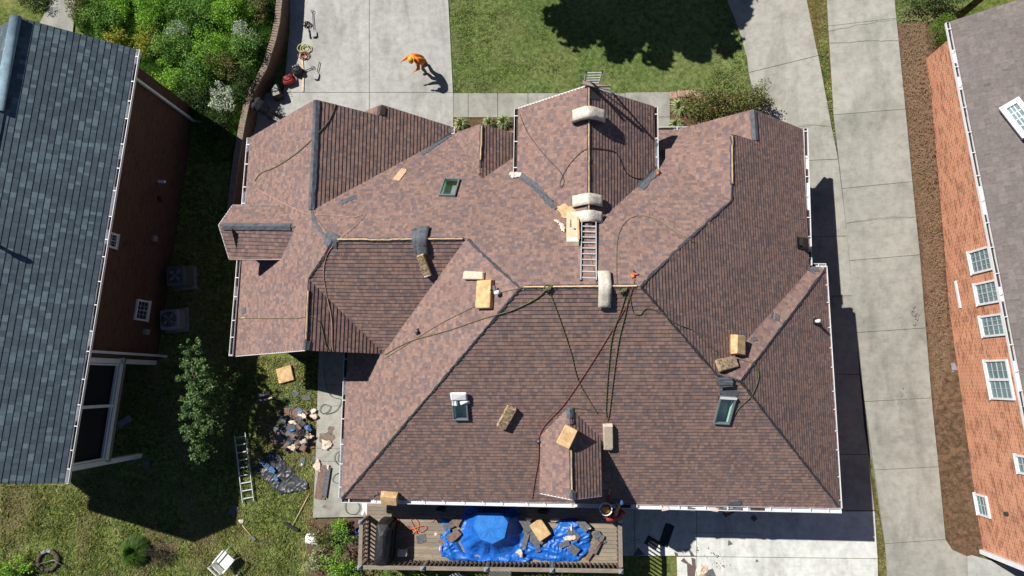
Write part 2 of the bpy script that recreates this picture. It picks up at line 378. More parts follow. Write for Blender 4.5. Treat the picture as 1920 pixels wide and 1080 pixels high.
def clearglass():
    m, t, b = nt('skylight_glass'); g = nd(t, 'ShaderNodeBsdfGlass', i_Roughness=.0, i_IOR=1.05); g.inputs[0].default_value = (.62,.86,.78,1)
    tr = nd(t, 'ShaderNodeBsdfTransparent'); tr.inputs[0].default_value = (.95,1,.98,1); gl = nd(t,'ShaderNodeBsdfGlossy',i_Roughness=.03)
    mx = nd(t, 'ShaderNodeMixShader', i_Fac=.07); t.links.new(tr.outputs[0], mx.inputs[1]); t.links.new(gl.outputs[0], mx.inputs[2]); t.links.new(mx.outputs[0], t.nodes['Material Output'].inputs[0]); return m
M_clear = clearglass()
M_screen = plain('dark_screen', (.012,.012,.015), .5, .2)
# ------------------------------------------------------------------ roof shingle builder
def cliphalf(poly, k, lim, keep_ge):
    out = []; n = len(poly)
    for i in range(n):
        a, b = poly[i], poly[(i+1)%n]
        ia = (a[k] >= lim) if keep_ge else (a[k] <= lim); ib = (b[k] >= lim) if keep_ge else (b[k] <= lim)
        if ia: out.append(a)
        if ia != ib:
            t = (lim-a[k])/(b[k]-a[k]); out.append((a[0]+(b[0]-a[0])*t, a[1]+(b[1]-a[1])*t))
    return out
ROOFTRI = []
def fitnormal(pts):
    n = V((0,0,0)); m = len(pts)
    for i in range(m):
        a, b = pts[i], pts[(i+1)%m]; n += V(((a.y-b.y)*(a.z+b.z), (a.z-b.z)*(a.x+b.x), (a.x-b.x)*(a.y+b.y)))
    n.normalize(); return n if n.z > 0 else -n
def shingles(mb, pts, e=.135, th=.02, mi=0, reg=True, holes=(), upv=None):
    n = fitnormal(pts); c = sum(pts, V((0,0,0)))/len(pts)
    up = (V((0,0,1))-n*n.z).normalized() if upv is None else (V(upv)-n*n.dot(V(upv))).normalized(); s_ = up.cross(n)
    o = c - up*(c.z/max(.3,up.z))                       # t measured from z=0
    q = [((p-o).dot(s_), (p-o).dot(up)) for p in pts]
    res = [(p-o).dot(n) for p in pts]+[(p-o).dot(n) for h in holes for p in h]
    hq = [[((p-o).dot(s_), (p-o).dot(up)) for p in h] for h in holes]
    tris = tessellate_polygon([[V((a, b, 0)) for a, b in l] for l in [q]+hq])
    for h in hq: q = q+h
    for tri in tris:
        T = [q[i] for i in tri]; R_ = [res[i] for i in tri]
        (ax_,ay_),(bx_,by_),(cx_,cy_) = T; den = (by_-cy_)*(ax_-cx_)+(cx_-bx_)*(ay_-cy_)
        if abs(den) < 1e-9: continue
        def back(s, t, h):
            w0 = ((by_-cy_)*(s-cx_)+(cx_-bx_)*(t-cy_))/den; w1 = ((cy_-ay_)*(s-cx_)+(ax_-cx_)*(t-cy_))/den
            return o+s_*s+up*t+n*(h+w0*R_[0]+w1*R_[1]+(1-w0-w1)*R_[2])
        if reg: ROOFTRI.append([back(a, b, th*.5) for a, b in T])
        t0 = min(a[1] for a in T); t1 = max(a[1] for a in T)
        for k in range(int(math.floor(t0/e)), int(math.floor(t1/e))+1):
            pc = cliphalf(cliphalf(T, 1, k*e, True), 1, (k+1)*e, False)
            if len(pc) < 3: continue
            ar = sum(pc[i][0]*pc[(i+1)%len(pc)][1]-pc[(i+1)%len(pc)][0]*pc[i][1] for i in range(len(pc)))
            if abs(ar) < 1e-6: continue
            if ar < 0: pc.reverse()
            hh = lambda t: th*(1-(t-k*e)/e)+.001
            mb.face([back(a, b, hh(b)) for a, b in pc], [(a+k*.01, min(max(b, k*e+.002), (k+1)*e-.002)) for a, b in pc], mi)
            for i in range(len(pc)):
                a, b = pc[i], pc[(i+1)%len(pc)]
                if abs(a[1]-k*e) < 1e-6 and abs(b[1]-k*e) < 1e-6 and abs(a[0]-b[0]) > 1e-4:
                    mb.face([back(a[0],a[1],hh(a[1])), back(a[0],a[1],-.004), back(b[0],b[1],-.004), back(b[0],b[1],hh(b[1]))], [(a[0],a[1]+.01)]*2+[(b[0],b[1]+.01)]*2, mi)
def underside(mb, pts, th=.17, holes=()):
    if not holes: mb.prism([p-V((0,0,.03)) for p in pts], (0,0,-th)); return
    al = [p-V((0,0,.03)) for l in [pts]+list(holes) for p in l]
    tri = tessellate_polygon([list(l) for l in [pts]+list(holes)])
    mb.mesh(al, tri); mb.mesh([p-V((0,0,th)) for p in al], tri)
    for l in [pts]+list(holes):
        for i in range(len(l)):
            a = l[i]-V((0,0,.03)); b = l[(i+1)%len(l)]-V((0,0,.03)); mb.face([a,b,b-V((0,0,th)),a-V((0,0,th))])
# ------------------------------------------------------------------ MAIN HOUSE roof planes
pS=(0,.775,3.6+.775*4.25); pN=(0,-.8,3.6+.8*9.1); pW=(.81,0,3.6+.81*7.23); pE=(-.79,0,3.6+.79*9.25)
pBE=(-.82,0,3.6+.82*9.76); pBN=(0,-.83,6.88); pWL=(.85,0,7.43+.85*6.65)
pGR=(-.68,0,3.6-.68*3.5)
pS2=(0,.8,7.44-.8*4.25); pRG=(-.8,0,6.56-.8*7.71)
pG6L=(.8,0,7.15-.8*1.27); pG6R=(-.8,0,7.15+.8*1.27); pG4R=(-.8,0,5.45-.8*2.2)
pG1L=(.8,0,6.22-.8*5.97); pG7U=(0,-.8,6+.8*5.0); pG7D=(0,.8,6-.8*5.0)
dm = HIT(1068,762,pS); pDL=(.8,0,dm.z-.8*dm.x); pDR=(-.8,0,dm.z+.8*dm.x)
Z = lambda pl, x, y: V((x, y, pl[0]*x+pl[1]*y+pl[2]))
VREG = {}
def H_(l, pl):
    return [VREG.setdefault(q, HIT(q[0], q[1], pl)) for q in l]
g1y = HIT(1372,252,pE).y
polys = {
 'S': H_([(975,540),(1200,537),(1345,703),(1387,714),(1575,953),(640,935)], pS),
 'E': H_([(1200,537),(1371,375),(1372,252),(1418,265),(1413,205),(1506,242),(1516,497),(1520,505),(1345,703)], pE),
 'BE': H_([(1387,714),(1550,501),(1575,953)], pBE),
 'BN': H_([(1345,703),(1387,714),(1550,501),(1517,500)], pBN),
 'N': H_([(1200,537),(975,540),(875,447),(625,450),(583,395),(845,247),(1300,244),(1371,375)], pN),
 'WL': H_([(592,186),(583,395),(625,450),(578,523),(572,657),(440,668),(469,258)], pWL),
 'GR': H_([(592,186),(712,217),(715,196),(845,237)], pGR)+[HIT(846,256,pGR)+V((0,-.3,0)), HIT(584,402,pGR)+V((0,-.12,0)), H_([(583,395)],pGR)[0]],
 'S2': H_([(625,450),(875,447)],pS2)+[HIT(735,665,pS2),HIT(718,666,pS2)]+H_([(578,523)], pS2),
 'RG': H_([(578,523)],pRG)+[V((-5.45,.87,4.62))]+H_([(572,657)], pRG),
 'W': H_([(875,447),(975,540),(640,935)], pW)+[Z(pW,-7.23,1.2)]+H_([(718,664)], pW),
 'G6L': H_([(1103,160),(972,203),(970,325),(1103,425)], pG6L),
 'G6R': H_([(1103,160),(1226,200)],pG6R)+[HIT(1228,330,pG6R)+V((0,-.2,0)), HIT(1112,425,pG6R)+V((0,-.2,0)), H_([(1103,425)], pG6R)[0]],
 'G4R': H_([(902,232)],pG4R)+[HIT(990,257,pG4R),HIT(990,285,pG4R),HIT(903,335,pG4R)+V((0,-.1,0)),P(900,328,5.45)],
 'G4L': H_([(902,232)],pG4R)+[P(900,328,5.45), P(848,252,3.95)],
 'G1L': H_([(1372,252),(1371,375)],pG1L)+[Z(pG1L, 5.97-(6.22-Z(pN,0,g1y).z)/.8, g1y), Z(pG1L, 5.75-(6.22-Z(pN,0,g1y).z)/.8, g1y)],
 'G7U': H_([(410,422),(562,424),(522,385),(436,385)], pG7U),
 'G7D': H_([(410,422),(562,424),(530,486),(430,486)], pG7D),
 'DL': H_([(1068,762),(1014,808),(1012,925),(1072,937)], pDL),
 'DR': H_([(1068,762),(1125,806),(1128,930),(1072,937)], pDR),
}
r2 = HIT(1413,205,pE); pG2L=(.8,0,r2.z-.8*r2.x); yf = r2.y
VREG[(1413,205)] = r2
g1e = polys['G1L'][2]; polys['G1L'] = polys['G1L'][:3]
polys['G2L'] = [r2, Z(pG2L,4.65,yf), g1e+V((-.15,-.3,-.1)), polys['E'][2]+V((0,-.3,-.12)), polys['E'][2]+V((.02,0,0)), polys['E'][3]]
r5 = HIT(715,196,pGR); pG5L=(.8,0,r5.z-.8*r5.x); polys['G5L'] = [r5, Z(pG5L,r5.x-1.2,r5.y), Z(pG5L,r5.x-1.2,r5.y-.7), Z(pG5L,r5.x,r5.y-.8)]
house = thing('brick_house', 'brown shingled house with many gables being reroofed in the middle', 'house', (1,2.5,0))
rb = MB(); ub = MB()
SKPX = [[(830,336),(861,337),(858,371),(824,370)], [(845,738),(876,738),(881,787),(849,786)], [(1346,739),(1378,741),(1372,794),(1338,794)]]
def shrink(q, k=.9):
    c = sum(q, V((0,0,0)))/4; return [c+(p-c)*k for p in q]
HOL = {'N': [shrink(H_(SKPX[0], pN))], 'S': [shrink(H_(SKPX[1], pS)), shrink(H_(SKPX[2], pS))]}
def flatten(pts):
    n = fitnormal(pts); c = sum(pts, V((0,0,0)))/len(pts); return [p-V((0,0,(p-c).dot(n)/n.z)) for p in pts]
for k, pts in polys.items():
    if k in ('E','G6R','GR','RG','G4R','BE'): pts = flatten(pts)
    shingles(rb, pts, holes=HOL.get(k, ()), upv=(1,0,0) if k == 'G2L' else None)
    fl_ = flatten(pts); dr_ = max((a-b).length for a, b in zip(fl_, pts)); underside(ub, [p-V((0,0,dr_)) for p in fl_], holes=[[p-V((0,0,dr_)) for p in h] for h in HOL.get(k, ())])
roof = rb.make('roof', MS_main, house); ub.make('fascia', M_under, roof)
BV = BVHTree.FromPolygons([tuple(p) for t in ROOFTRI for p in t], [(3*i,3*i+1,3*i+2) for i in range(len(ROOFTRI))])
def RH(u, v):
    h = None
    for du, dv in ((0,0),(1.3,.4),(-1.3,.4),(.4,1.3),(.4,-1.3)):
        q = BV.ray_cast(CAMP, ray(u+du, v+dv))
        if q[0] is not None and (h is None or q[0].z > h[0].z+.4): h = q
    if h is None: return G(u, v), V((0,0,1))
    n = h[1]; return h[0], (n if n.z > 0 else -n)
def zr(x, y):
    b = -9
    for dx, dy in ((0,0),(.02,.007),(-.02,.007)):
        h = BV.ray_cast(V((x+dx, y+dy, 40)), V((0,0,-1)))
        if h[0] is not None and h[0].z > b+.05: b = h[0].z
    return b if b > -9 else gh(x, y)
# house walls
def wallq(mb, a, b, z0, z1, mi=0, za=None, zb=None):
    a = V((a[0],a[1],0)); b = V((b[0],b[1],0)); L = (b-a).length; s0 = a.x*.7+a.y*.7
    za = z1 if za is None else za; zb = z1 if zb is None else zb
    mb.face([a+V((0,0,z0)), b+V((0,0,z0)), b+V((0,0,zb)), a+V((0,0,za))], [(s0,z0),(s0+L,z0),(s0+L,zb),(s0,za)], mi)
wb = MB()
fp = [(-10.85,8.7),(-10.85,1.25),(-6.9,1.25),(-6.9,-3.85),(9.4,-3.85),(9.4,3.65),(8.9,3.65),(8.9,8.7)]
for a, b in zip(fp, fp[1:]+fp[:1]): wallq(wb, a, b, -.3, 3.55)
wallq(wb, (-10.85,8.7), (-7.6,8.7), 3.5, 3.8, za=3.7, zb=6.2); wallq(wb, (-7.6,8.7), (-4,8.7), 3.5, 3.8, za=6.2, zb=3.8)
wallq(wb, (-10.85,1.25), (-7.56,1.25), 3.5, 3.8, za=3.7, zb=6.3); wallq(wb, (-7.56,1.25), (-5.9,1.25), 3.5, 3.8, za=6.3, zb=4.9)
for x0,x1,y0,y1,z0,z1,zt in [(-.72,3.3,6.2,8.9,3.5,5.3,6.9)]:
    wallq(wb,(x0,y0),(x0,y1),z0,z1); wallq(wb,(x1,y0),(x1,y1),z0,z1); xm=(x0+x1)/2
    wallq(wb,(x0,y1),(xm,y1),z0,z1,za=z1,zb=zt); wallq(wb,(xm,y1),(x1,y1),z0,z1,za=zt,zb=z1)
dx0, dx1 = dm.x-.8, dm.x+.8; dyf = HIT(1072,937,pDL).y+.3
wallq(wb,(dx0,dyf),(dx0,-1.2),3.9,dm.z-.75); wallq(wb,(dx1,dyf),(dx1,-1.2),3.9,dm.z-.75)
wallq(wb,(dx0,dyf),(dm.x,dyf),3.8,5,za=dm.z-.75,zb=dm.z-.15); wallq(wb,(dm.x,dyf),(dx1,dyf),3.8,5,za=dm.z-.15,zb=dm.z-.75)
gx = HIT(410,422,pG7D).x+.35
wallq(wb,(gx,4.35),(-8.5,4.35),3.0,5.4); wallq(wb,(gx,5.7),(-8.5,5.7),3.0,5.4); wallq(wb,(gx,4.35),(gx,5.0),3.0,5,za=5.4,zb=5.9); wallq(wb,(gx,5.0),(gx,5.7),3.0,5,za=5.9,zb=5.4)
wallq(wb,(5.0,8.75),(r2.x,8.75),3.3,4,za=3.5,zb=r2.z-.45); wallq(wb,(r2.x,8.75),(8.9,8.75),3.3,4,za=r2.z-.45,zb=3.6)
wallq(wb,(3.9,g1y-.3),(5.85,g1y-.3),3.3,4,za=4.2,zb=5.75); wallq(wb,(5.85,g1y-.3),(7.2,g1y-.3),3.3,4,za=5.75,zb=4.7)
wb.make('wall', M_brick_w, house)
# ------------------------------------------------------------------ gutters
def gutter(parent, a, b, out, w=.13, name='gutter', seed=0, deb=.7):
    a = V(a); b = V(b); out = V((out[0],out[1],0)).normalized(); dr = (b-a).normalized(); L = (b-a).length
    fr = Fr(a, dr, V((0,0,1))); sg = 1 if fr.y.dot(out) > 0 else -1
    mb = MB(); q = lambda s, o, z: fr.p(s, o*sg, z); t = .006
    for o0,o1,z0,z1 in ((0,w,-.11,-.104),(w-t,w,-.104,.0),(0,t,-.104,-.0),(w-.004,w+.012,.0,.008)):
        pts = [q(s,o,z) for s in (0,L) for o in (o0,o1) for z in (z0,z1)]
        mb.mesh(pts, [(0,1,3,2),(4,6,7,5),(0,4,5,1),(2,3,7,6),(0,2,6,4),(1,5,7,3)])
    rnd = random.Random(seed+int(L*10)); s = .25
    while s < L:
        mb.mesh([q(s+ds,o,z) for ds in (0,.03) for o in (0,w) for z in (.006,.016)], [(0,1,3,2),(4,6,7,5),(0,4,5,1),(2,3,7,6),(0,2,6,4),(1,5,7,3)]); s += rnd.uniform(.6,.95)
    for s0 in (0, L-t): mb.mesh([q(s0+ds,o,z) for ds in (0,t) for o in (0,w) for z in (-.104,0)], [(0,1,3,2),(4,6,7,5),(0,4,5,1),(2,3,7,6),(0,2,6,4),(1,5,7,3)])
    g = mb.make(name, M_white, parent)
    db = MB(); n = max(2,int(L/.5)); pts=[]
    for i in range(n):
        s0 = L*i/n+.01; s1 = L*(i+1)/n-.0
        if rnd.random() < deb: db.mesh([q(x,o,-.09+rnd.random()*.04) for x in (s0,s1) for o in (.01,w-.01)], [(0,1,3,2)])
    if db.f: tag(db.make('gutter_debris', M_gut, g), kind='stuff')
    return g
dz = V((0,0,-.03))
def gedge(pa, pb, out, parent=house, deb=.7):
    gutter(parent, pa+dz, pb+dz, out, deb=deb)
e = polys
gedge(e['S'][5], e['S'][4], (0,-1), deb=.06); gedge(V((9.76,e['S'][4].y,3.6)), V((9.76,4.0,3.6)), (1,0)); gedge(e['BN'][2], e['BN'][3], (0,1))
gedge(e['E'][6], e['E'][5], (1,0)); gedge(e['WL'][6], e['WL'][5], (-1,0)); gedge(V((-7.23,1.0,3.6)), e['S'][5], (-1,0))
gedge(e['G6L'][1], e['G6L'][2], (-1,0)); gedge(e['G6R'][1], e['G6R'][2], (1,0)); gedge(V((3.6,9.1,3.6)), V((5.2,9.1,3.6)), (0,1))
gedge(e['GR'][3], e['GR'][4]+V((0,-.2,0)), (1,0)); 
def trim(a, b, parent=roof, w=.03, h=.1, m=M_white, name='rake_trim'):
    a=V(a); b=V(b); fr=Fr(a,(b-a),V((0,0,1))) ; mb=MB(); L=(b-a).length
    up=V((0,0,1)); x=(b-a).normalized(); y=up.cross(x).normalized()
    pts=[a+x*s+y*o+up*z for s in (0,L) for o in (-w/2,w/2) for z in (-h,.012)]
    mb.mesh(pts,[(0,1,3,2),(4,6,7,5),(0,4,5,1),(2,3,7,6),(0,2,6,4),(1,5,7,3)]); return mb.make(name,m,parent)
trim(e['G7U'][3],e['G7U'][2]); trim(e['G7D'][3],e['G7D'][2]); trim(e['G7U'][0],e['G7U'][3]); trim(e['G7D'][0],e['G7D'][3])
trim(e['G6L'][0],e['G6L'][1],w=.04); trim(e['G6R'][0],e['G6R'][1],w=.04)
trim(e['WL'][4],e['WL'][5]); trim(e['DL'][3],e['DL'][2],h=.06); trim(e['DR'][3],e['DR'][2],h=.06)
# ------------------------------------------------------------------ draped strips
def samp(px, step=6):
    out = []
    for (a, b) in zip(px, px[1:]):
        n = max(1, int(math.hypot(b[0]-a[0], b[1]-a[1])/step))
        out += [(a[0]+(b[0]-a[0])*i/n, a[1]+(b[1]-a[1])*i/n) for i in range(n)]
    return out+[px[-1]]
def catmull(px, per=8):
    if len(px) < 3: return samp(px, 5)
    q = [px[0]]+list(px)+[px[-1]]; out = []
    for i in range(1, len(q)-2):
        p0,p1,p2,p3 = q[i-1:i+3]; n = max(2, int(math.hypot(p2[0]-p1[0], p2[1]-p1[1])/4))
        for k in range(n):
            t = k/n; out.append(tuple(.5*(2*p1[j]+(p2[j]-p0[j])*t+(2*p0[j]-5*p1[j]+4*p2[j]-p3[j])*t*t+(3*p1[j]-p0[j]-3*p2[j]+p3[j])*t**3) for j in (0,1)))
    return out+[px[-1]]
def strip(px, w, mat, name, parent=roof, lift=.025, wob=.0, step=6, cross=2, th=.02, flat=False):
    pts = [RH(u, v)[0] for u, v in samp(px, step)]; mb = MB(); rows = []
    for i, p in enumerate(pts):
        t = pts[min(i+1,len(pts)-1)]-pts[max(i-1,0)]; t.z = 0; t.normalize(); s = V((-t.y, t.x, 0)); r = []
        ww = w*(1+random.uniform(-wob, wob)); sh = random.uniform(-wob, wob)*w*.4
        for k in range(-cross, cross+1):
            o = ww*.5*k/cross+sh; x = p+s*o; z = zr(x.x, x.y)
            if abs(z-p.z) > .35*w+.2: z = p.z-.3*abs(o)
            r.append(V((x.x, x.y, z+lift+(random.uniform(0,.012) if wob else 0))))
        rows.append(r)
    m = 2*cross+1
    vs = [v for r in rows for v in r]; fs = [(i*m+k,(i+1)*m+k,(i+1)*m+k+1,i*m+k+1) for i in range(len(rows)-1) for k in range(m-1)]
    low = [v-V((0,0,th)) for r in rows for v in (r[0], r[-1])]; n0 = len(vs); vs += low
    for i in range(len(rows)-1):
        fs += [(i*m, n0+2*i, n0+2*i+2, (i+1)*m), (i*m+m-1, (i+1)*m+m-1, n0+2*i+3, n0+2*i+1)]
    mb.mesh(vs, fs); return mb.make(name, mat, parent)
# bare ridge lines with nailing strip
for px in ([(633,449),(868,448)],[(982,538),(1194,536)],[(1103,165),(1103,405)],[(1372,256),(1373,345)],[(902,236),(901,300)],[(577,545),(573,636)],[(1071,842),(1072,918)]):
    strip(px, .13, M_felt, 'ridge_underlay', lift=.018, wob=.15)
    strip(px, .045, M_pine, 'ridge_board', lift=.05, wob=.1, th=.04, cross=1)
for px, w in (([(592,188),(583,393)],.22),([(1413,207),(1417,263)],.22),([(417,424),(545,425)],.24),([(1068,764),(1069,795)],.22),([(1072,922),(1072,935)],.2),([(575,640),(572,657)],.22)):
    strip(px, w, M_cap, 'ridge_cap', lift=.035, wob=.04, th=.03)
strip([(715,199),(713,215)], .3, M_under, 'ridge_cap', lift=.05, th=.04)
for px in ([(975,541),(640,935)],[(1201,538),(1345,704)],[(1387,714),(1572,950)],[(1200,537),(1262,475),(1371,375)],[(975,540),(930,500),(876,448)],[(624,452),(610,480),(579,523)],[(1388,713),(1549,503)],[(1373,346),(1371,375)],[(868,448),(835,447)],[(901,300),(900,328)],[(1346,704),(1386,714)]):
    strip(px, .07, M_felt, 'hip_underlay', lift=.022, wob=.45)
strip([(970,326),(1003,350),(1038,388)], .2, M_flash, 'valley_flashing', lift=.03, wob=.15)
strip([(1000,345),(1042,392)], .12, M_flash, 'valley_flashing', lift=.05, wob=.1)
strip([(1228,322),(1200,352)], .26, M_flash, 'valley_flashing', lift=.03, wob=.15)
strip([(845,252),(822,268),(790,290)], .16, M_flash, 'valley_flashing', lift=.02, wob=.3)
strip([(584,397),(592,420),(606,440),(622,450)], .12, M_cap, 'hip_patch', lift=.02, wob=.5)
strip([(610,446),(632,452)], .45, M_cap, 'hip_patch', lift=.03, wob=.3)
strip([(668,369),(640,380)], .2, M_flash, 'patch_shingle', lift=.015, wob=.3)
strip([(1522,495),(1517,508)], .4, M_flash, 'patch_shingle', lift=.03, wob=.3)
def patch(u, v, w, h, ang, m, name='patch_shingle', parent=roof, th=.012, lift=.02):
    p, n = RH(u, v); x = V((math.cos(ang), math.sin(ang), 0)); f = Fr(p+n*lift, x, n); mb = MB(); mb.box((0,0,0), (w,h,th), f, jit=.01); return mb.make(name, m, parent)
for a in ((1457,596,.15,.28,-.3,M_flash),(1447,590,.06,.26,-.3,M_flash),(1413,636,.16,.14,.5,M_flash),(458,583,.34,.2,.1,M_flash),(456,596,.34,.03,.0,M_pine),(1112,175,.5,.4,.1,M_felt),(1530,506,.22,.16,.3,M_flash),(1380,943,.35,.2,.3,M_flash),(1370,946,.2,.2,.8,M_flash),(1205,950,.3,.14,0,M_flash)): patch(*a)
# ------------------------------------------------------------------ skylights
def skylight(px4, pl, name='skylight'):
    c = [HIT(u, v, pl) for u, v in px4]; n = V((-pl[0],-pl[1],1)).normalized()   # TL TR BR BL
    o = sum(c, V((0,0,0)))/4; f = Fr(o, c[1]-c[0], n); W = ((c[1]-c[0]).length+(c[2]-c[3]).length)/2*.95; L = ((c[3]-c[0]).length+(c[2]-c[1]).length)/2*.95
    sk = MB(); t = .055; h = .1
    for cx, cy, sx, sy in ((0,L/2-t/2,W,t),(0,-L/2+t/2,W,t),(-W/2+t/2,0,t,L-2*t),(W/2-t/2,0,t,L-2*t)): sk.box((cx,cy,h/2),(sx,sy,h),f,bev=.01)
    fr_ = sk.make(name, M_skf, house)
    g = MB(); g.box((0,0,h-.03),(W-2*t,L-2*t,.008),f); g.make('pane', M_clear, fr_)
    s = MB(); w2, l2 = W/2-t, L/2-t; D = V((0,0,-.4)); tp = [f.p(a*w2,b*l2,.07) for a,b in ((-1,-1),(1,-1),(1,1),(-1,1))]; bt = [p+D for p in tp]
    # splayed shaft walls, thin lining standing a little above the shingles
    for i in range(4): s.face([tp[i],tp[(i+1)%4],bt[(i+1)%4],bt[i]])
    s.make('shaft', M_skw, fr_)
    b2 = MB(); b2.face([p+V((0,0,.002)) for p in bt]); b2.make('shaft_floor', M_acb, fr_)
    return f, W, L, h, fr_
for q, pl, lab in ((SKPX[0],pN,None),(SKPX[1],pS,'skylight with torn white wrap on its upper edge'),(SKPX[2],pS,'skylight with bare white upper edge')):
    f, W, L, h, sk = skylight(q, pl)
    if lab: sk['label'] = lab
    if q is SKPX[1]:
        b = MB(); b.box((0,L/2+.02,h+.01),(W*1.02,.3,.07),f,bev=.03,jit=.02); b.box((-W/2+.1,L/2-.2,h+.01),(.16,.34,.03),f,jit=.04); b.box((.16,L/2-.22,h+.01),(.26,.12,.03),f,jit=.04); b.make('torn_wrap', M_whitep, sk)
    if q is SKPX[2]:
        b = MB(); b.box((0,L/2-.03,h+.012),(W*.98,.07,.02),f); b.make('top_strip', M_whitep, sk)
        b = MB(); b.box((0,L/2+.12,.02),(W*1.1,.2,.02),f); b.make('head_flashing', M_flash, sk)
# ------------------------------------------------------------------ roof vents (parts of the house)
def vent(px, kind):
    p, n = RH(*px); mb = MB()
    if kind == 'box':
        f = Fr(p, V((1,0,0)), n); mb.box((0,0,.02),(.42,.42,.03),f); mb.box((0,.02,.12),(.3,.3,.16),f,bev=.03); mb.box((0,-.02,.21),(.36,.36,.03),f,bev=.01); return mb.make('roof_vent', M_blackp, house)
    if kind == 'pipe':
        mb.cyl(p-V((0,0,.1)), p+V((0,0,.34)), .06, 12); o = mb.make('vent_pipe', M_whitep, house)
        c = MB(); c.cyl(p+n*.0, p+n*.1, .15, 14, r1=.075); c.make('pipe_boot', M_blackp, o); return o
    mb.cyl(p-V((0,0,.05)), p+V((0,0,.2)), .045, 10); o = mb.make('vent_pipe', M_tin, house)
    c = MB(); c.cyl(p, p+n*.06, .12, 12, r1=.06); c.make('pipe_boot', M_felt, o); return o
vent((1500,456),'box'); vent((1529,603),'pipe'); vent((783,622),'small'); vent((1010,827),'small')
# ------------------------------------------------------------------ roof items
def ribbon(px, w, m, name, label, cat, lift=.02, group=None, r=None, curve=True, onground=False, raise_=0):
    r = r or w/2
    q = catmull(px) if curve else samp(px, 5); fn = (lambda u, v: G(u, v)) if onground else (lambda u, v: RH(u, v)[0])
    if callable(onground): fn = onground
    pts = [fn(u, v) for u, v in q]; out = []
    for i, p in enumerate(pts):
        out.append(p+V((0,0,lift+r+raise_*math.sin(math.pi*i/(len(pts)-1)))))
    # limit jumps
    mb = MB(); mb.tube(out, r, 6); return single(mb, name, m, label, cat, out[0], group)
GR_ = 'safety ropes strewn over the roof'
for px, r, m, lab in (
 ([(630,196),(618,225),(597,250),(560,285),(520,312),(490,325),(478,340)], .022, M_rope_g, 'dark green rope over the left garage gable ridge, end near the gutter'),
 ([(480,353),(520,375),(560,395),(585,402),(640,405),(665,408),(680,402),(684,405),(660,430),(636,450),(615,475),(607,510),(612,550),(622,600),(623,650),(627,662)], .014, M_cord_c, 'thin copper coloured cord winding from the left gable down over the rear left gable'),
 ([(445,597),(500,597),(555,597),(580,594),(600,605),(607,630),(612,650),(622,660),(640,666)], .016, M_rope_g, 'olive rope lying across the rear left gable ridge to its eave'),
 ([(722,665),(770,640),(840,620),(905,598),(960,582),(1005,560),(1027,540)], .024, M_rope_g, 'olive rope slanting from the rear valley up to a knot on the main ridge'),
 ([(722,672),(765,645),(830,605),(900,570),(935,550),(978,540)], .014, M_rope_g, 'thin rope pair passing the foam block beside the left hip'),
 ([(1027,538),(1050,600),(1070,660),(1085,715),(1120,775)], .02, M_rope_g, 'dark rope running straight from ridge knot toward the small rear dormer'),
 ([(1175,545),(1165,580),(1148,630),(1140,700),(1136,770),(1140,785)], .02, M_rope_g, 'left one of the two olive ropes falling from the ridge anchor to the cream block'),
 ([(1180,550),(1172,590),(1160,640),(1150,710),(1143,770),(1139,790)], .02, M_rope_g, 'right one of the two olive ropes falling from the ridge anchor to the cream block'),
 ([(1190,525),(1180,560),(1165,590),(1110,680),(1060,755),(1015,808),(1010,860),(1003,900),(998,935)], .016, M_rope_r, 'reddish hose from nail gun on ridge past the dormer to the rear gutter'),
 ([(1157,540),(1156,500),(1158,450),(1170,420),(1195,405),(1230,412),(1265,435),(1300,455)], .014, M_rope_g, 'thin olive rope looping high on the front slope right of the ladder'),
 ([(1180,552),(1187,585),(1200,590),(1212,578),(1235,585),(1270,608),(1300,620),(1325,645),(1345,660)], .018, M_rope_g, 'wavy olive rope crossing the right hip below the ridge anchor'),
 ([(1375,672),(1395,676),(1415,685),(1422,705),(1410,740),(1385,765),(1378,778)], .018, M_rope_g, 'olive rope curling from the dirty block to the right skylight'),
 ([(975,215),(990,250),(1020,290),(1050,322),(1058,340),(1052,352),(1050,345),(1058,325),(1075,300),(1100,280),(1130,280),(1155,287),(1165,305),(1175,325),(1195,335),(1215,332),(1228,322),(1236,330)], .016, M_rope_k, 'black air hose looping over the front centre gable'),
 ([(1060,768),(1080,765),(1110,770),(1138,776)], .014, M_rope_g, 'short olive rope across the top end of the small rear dormer'),
 ([(1095,442),(1100,460),(1110,490),(1118,530)], .014, M_rope_g, 'short olive rope lying along the rungs of the roof ladder'),
 ([(980,537),(1030,537),(1080,535),(1120,538)], .014, M_rope_g, 'olive rope lying along the main ridge board')):
    r *= .68
    ribbon(px, r*2, m, 'air_hose' if 'hose' in lab else ('cord' if 'cord' in lab else 'rope'), lab, 'hose' if 'hose' in lab else ('cord' if 'cord' in lab else 'rope'), group=GR_, r=r, lift=.012)
for (u, v), lab in (((1027,540),'knotted green rope tangle on the main ridge left of the ladder'),((1168,543),'green rope bundle on the main ridge beside the white shingle bundle')):
    p, n = RH(u, v); mb = MB()
    for k in range(5):
        mb.tube([p+V((.11*math.cos(a+k),.09*math.sin(a*1.3+k),.05+.03*math.sin(2*a+k))) for a in [i*.5 for i in range(13)]], .014, 5)
    single(mb, 'rope_knot', M_rope_g, lab, 'rope', p, GR_)
def fr2(a, b, onroof=True, lift=0):
    pa, na = RH(*a) if onroof else (G(*a), V((0,0,1))); pb, nb = RH(*b) if onroof else (G(*b), V((0,0,1)))
    n = (na+nb).normalized(); L = (pb-pa).length; return Fr((pa+pb)/2+n*lift, pb-pa, n), L
